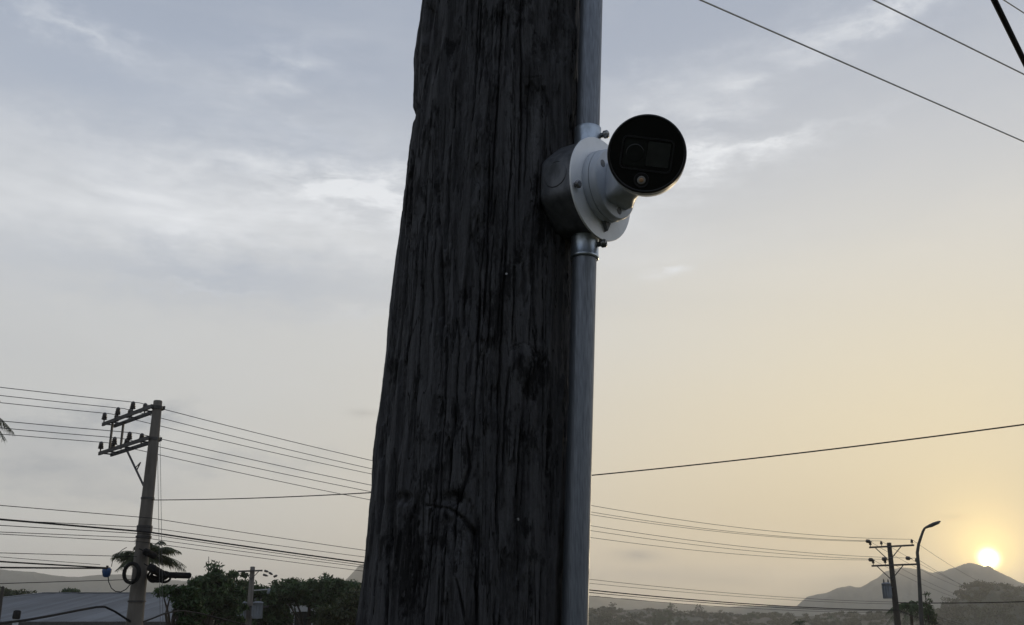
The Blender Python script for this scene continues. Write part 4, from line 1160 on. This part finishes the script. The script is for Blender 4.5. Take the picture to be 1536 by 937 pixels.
# trees one can tell apart on the plain and ridge
for i, (px0, px1, pyt, pyb, Y, lab) in enumerate((
    (912, 926, 902, 914, 430, 'small round tree standing up from the ridge nearest the timber pole'), (1001, 1013, 903, 912, 480, 'lone tree on the ridge midway to the mountain foot'),
    (1044, 1052, 905, 911, 520, 'tiny dark tree on the low skyline'), (975, 1012, 914, 934, 300, 'wide dark tree on the plain nearest the timber pole'),
    (1070, 1092, 915, 926, 380, 'flat-topped tree alone on the plain'), (1115, 1138, 915, 925, 400, 'round tree on the plain left of the mountain foot'),
    (884, 918, 908, 935, 260, 'dark tree half hidden by the timber pole and conduit'), (1015, 1032, 922, 935, 260, 'small bush-like tree low on the plain'), (925, 965, 917, 940, 240, 'spreading tree at the bottom of the plain'),
    (1232, 1262, 920, 940, 300, 'dim tree low on the plain left of the distant pole'), (1272, 1290, 922, 940, 260, 'dark bush by the foot of the distant pole'))):
    Y = 600 + (Y - 240) * .7; p = at((px0 + px1) / 2, 927, Y); sc = abs(at(px1, 920, Y).x - at(px0, 920, Y).x)
    col_ = RISE[2][int(np.argmin(np.abs(RISE[0] - math.atan2(p.x, Y))))]; zb = float(np.interp(math.hypot(p.x, Y), np.hypot(col_[:, 0], col_[:, 1]), col_[:, 2]))
    tree('leafy_tree', (p.x, Y, max(gz(p.x, Y), zb)), [crown(px0, px1, pyt, pyb, Y), crown(px0 - 3, px1 + 4, (pyt + pyb) / 2, pyb + 6, Y)], lab, group='trees on the plain', clumps=46, per=44, size=sc * .030 + .1, clump_r=sc * .11 + .1, m='leaf' if i % 2 else 'leaf2')

# distant woods that read as one mass
cs, rs = [], []
for (a_, v_, G), cnt, (r_lo, r_hi) in ((RISE, 1700, (1.0, 2.6)), (SPUR, 900, (1.5, 3.8))):
    nx_, nv_ = G.shape[:2]
    patch = np.random.default_rng(5).random((40, 12))
    k = 0
    while k < cnt:
        i, j = rng.integers(0, nx_), rng.integers(2, nv_ // 2 + 3)
        if patch[int(i * 40 / nx_), int(j * 12 / nv_)] < .3 and rng.random() < .8: continue
        p = G[i, j] + np.array([rng.normal() * 2, rng.normal() * 2, 0]); r0 = rng.uniform(r_lo, r_hi); k += 1
        for _ in range(3):
            cs.append((p[0] + rng.normal() * r0 * .55, p[1] + rng.normal() * r0 * .5, p[2] + r0 * (.35 + .35 * rng.random()))); rs.append((r0 * .8, r0 * .8, r0 * .55))
for k in range(700):                                                # the low wood to the left, beyond the roof
    Y = rng.uniform(330, 700); pt = at(rng.uniform(-150, 600), 927, Y); r0 = rng.uniform(1.5, 3.5)
    for _ in range(3):
        cs.append((pt.x + rng.normal() * r0 * .7, Y + rng.normal() * r0, gz(pt.x, Y) + 2 + rng.normal() * r0 * .3)); rs.append((r0, r0, r0 * .7))
V, F = leaves(cs, rs, 34, .62, .9)
o = np_mesh('woodland', V, F, M['leaf2']); tag(o, 'hazy scrub woodland covering the plain below the mountain', 'woodland', kind='stuff')

# ------------------------------------------------------------------ the evening haze
mb = MB(); mb.box((0, 0, 84), (Vector((1, 0, 0)), Vector((0, 1, 0)), Vector((0, 0, 1))), (4400, 4400, 98))
hm = bpy.data.materials.new('evening_haze'); hm.use_nodes = True; ht = hm.node_tree; ht.nodes.clear()
pv = ht.nodes.new('ShaderNodeVolumePrincipled'); pv.inputs['Color'].default_value = (.92, .90, .87, 1); pv.inputs['Density'].default_value = 3.0e-4; pv.inputs['Anisotropy'].default_value = .5
ho = ht.nodes.new('ShaderNodeOutputMaterial'); ht.links.new(pv.outputs[0], ho.inputs['Volume'])
o = mb.build('haze', hm); tag(o, 'thin evening haze filling the valley air', 'haze', kind='stuff')
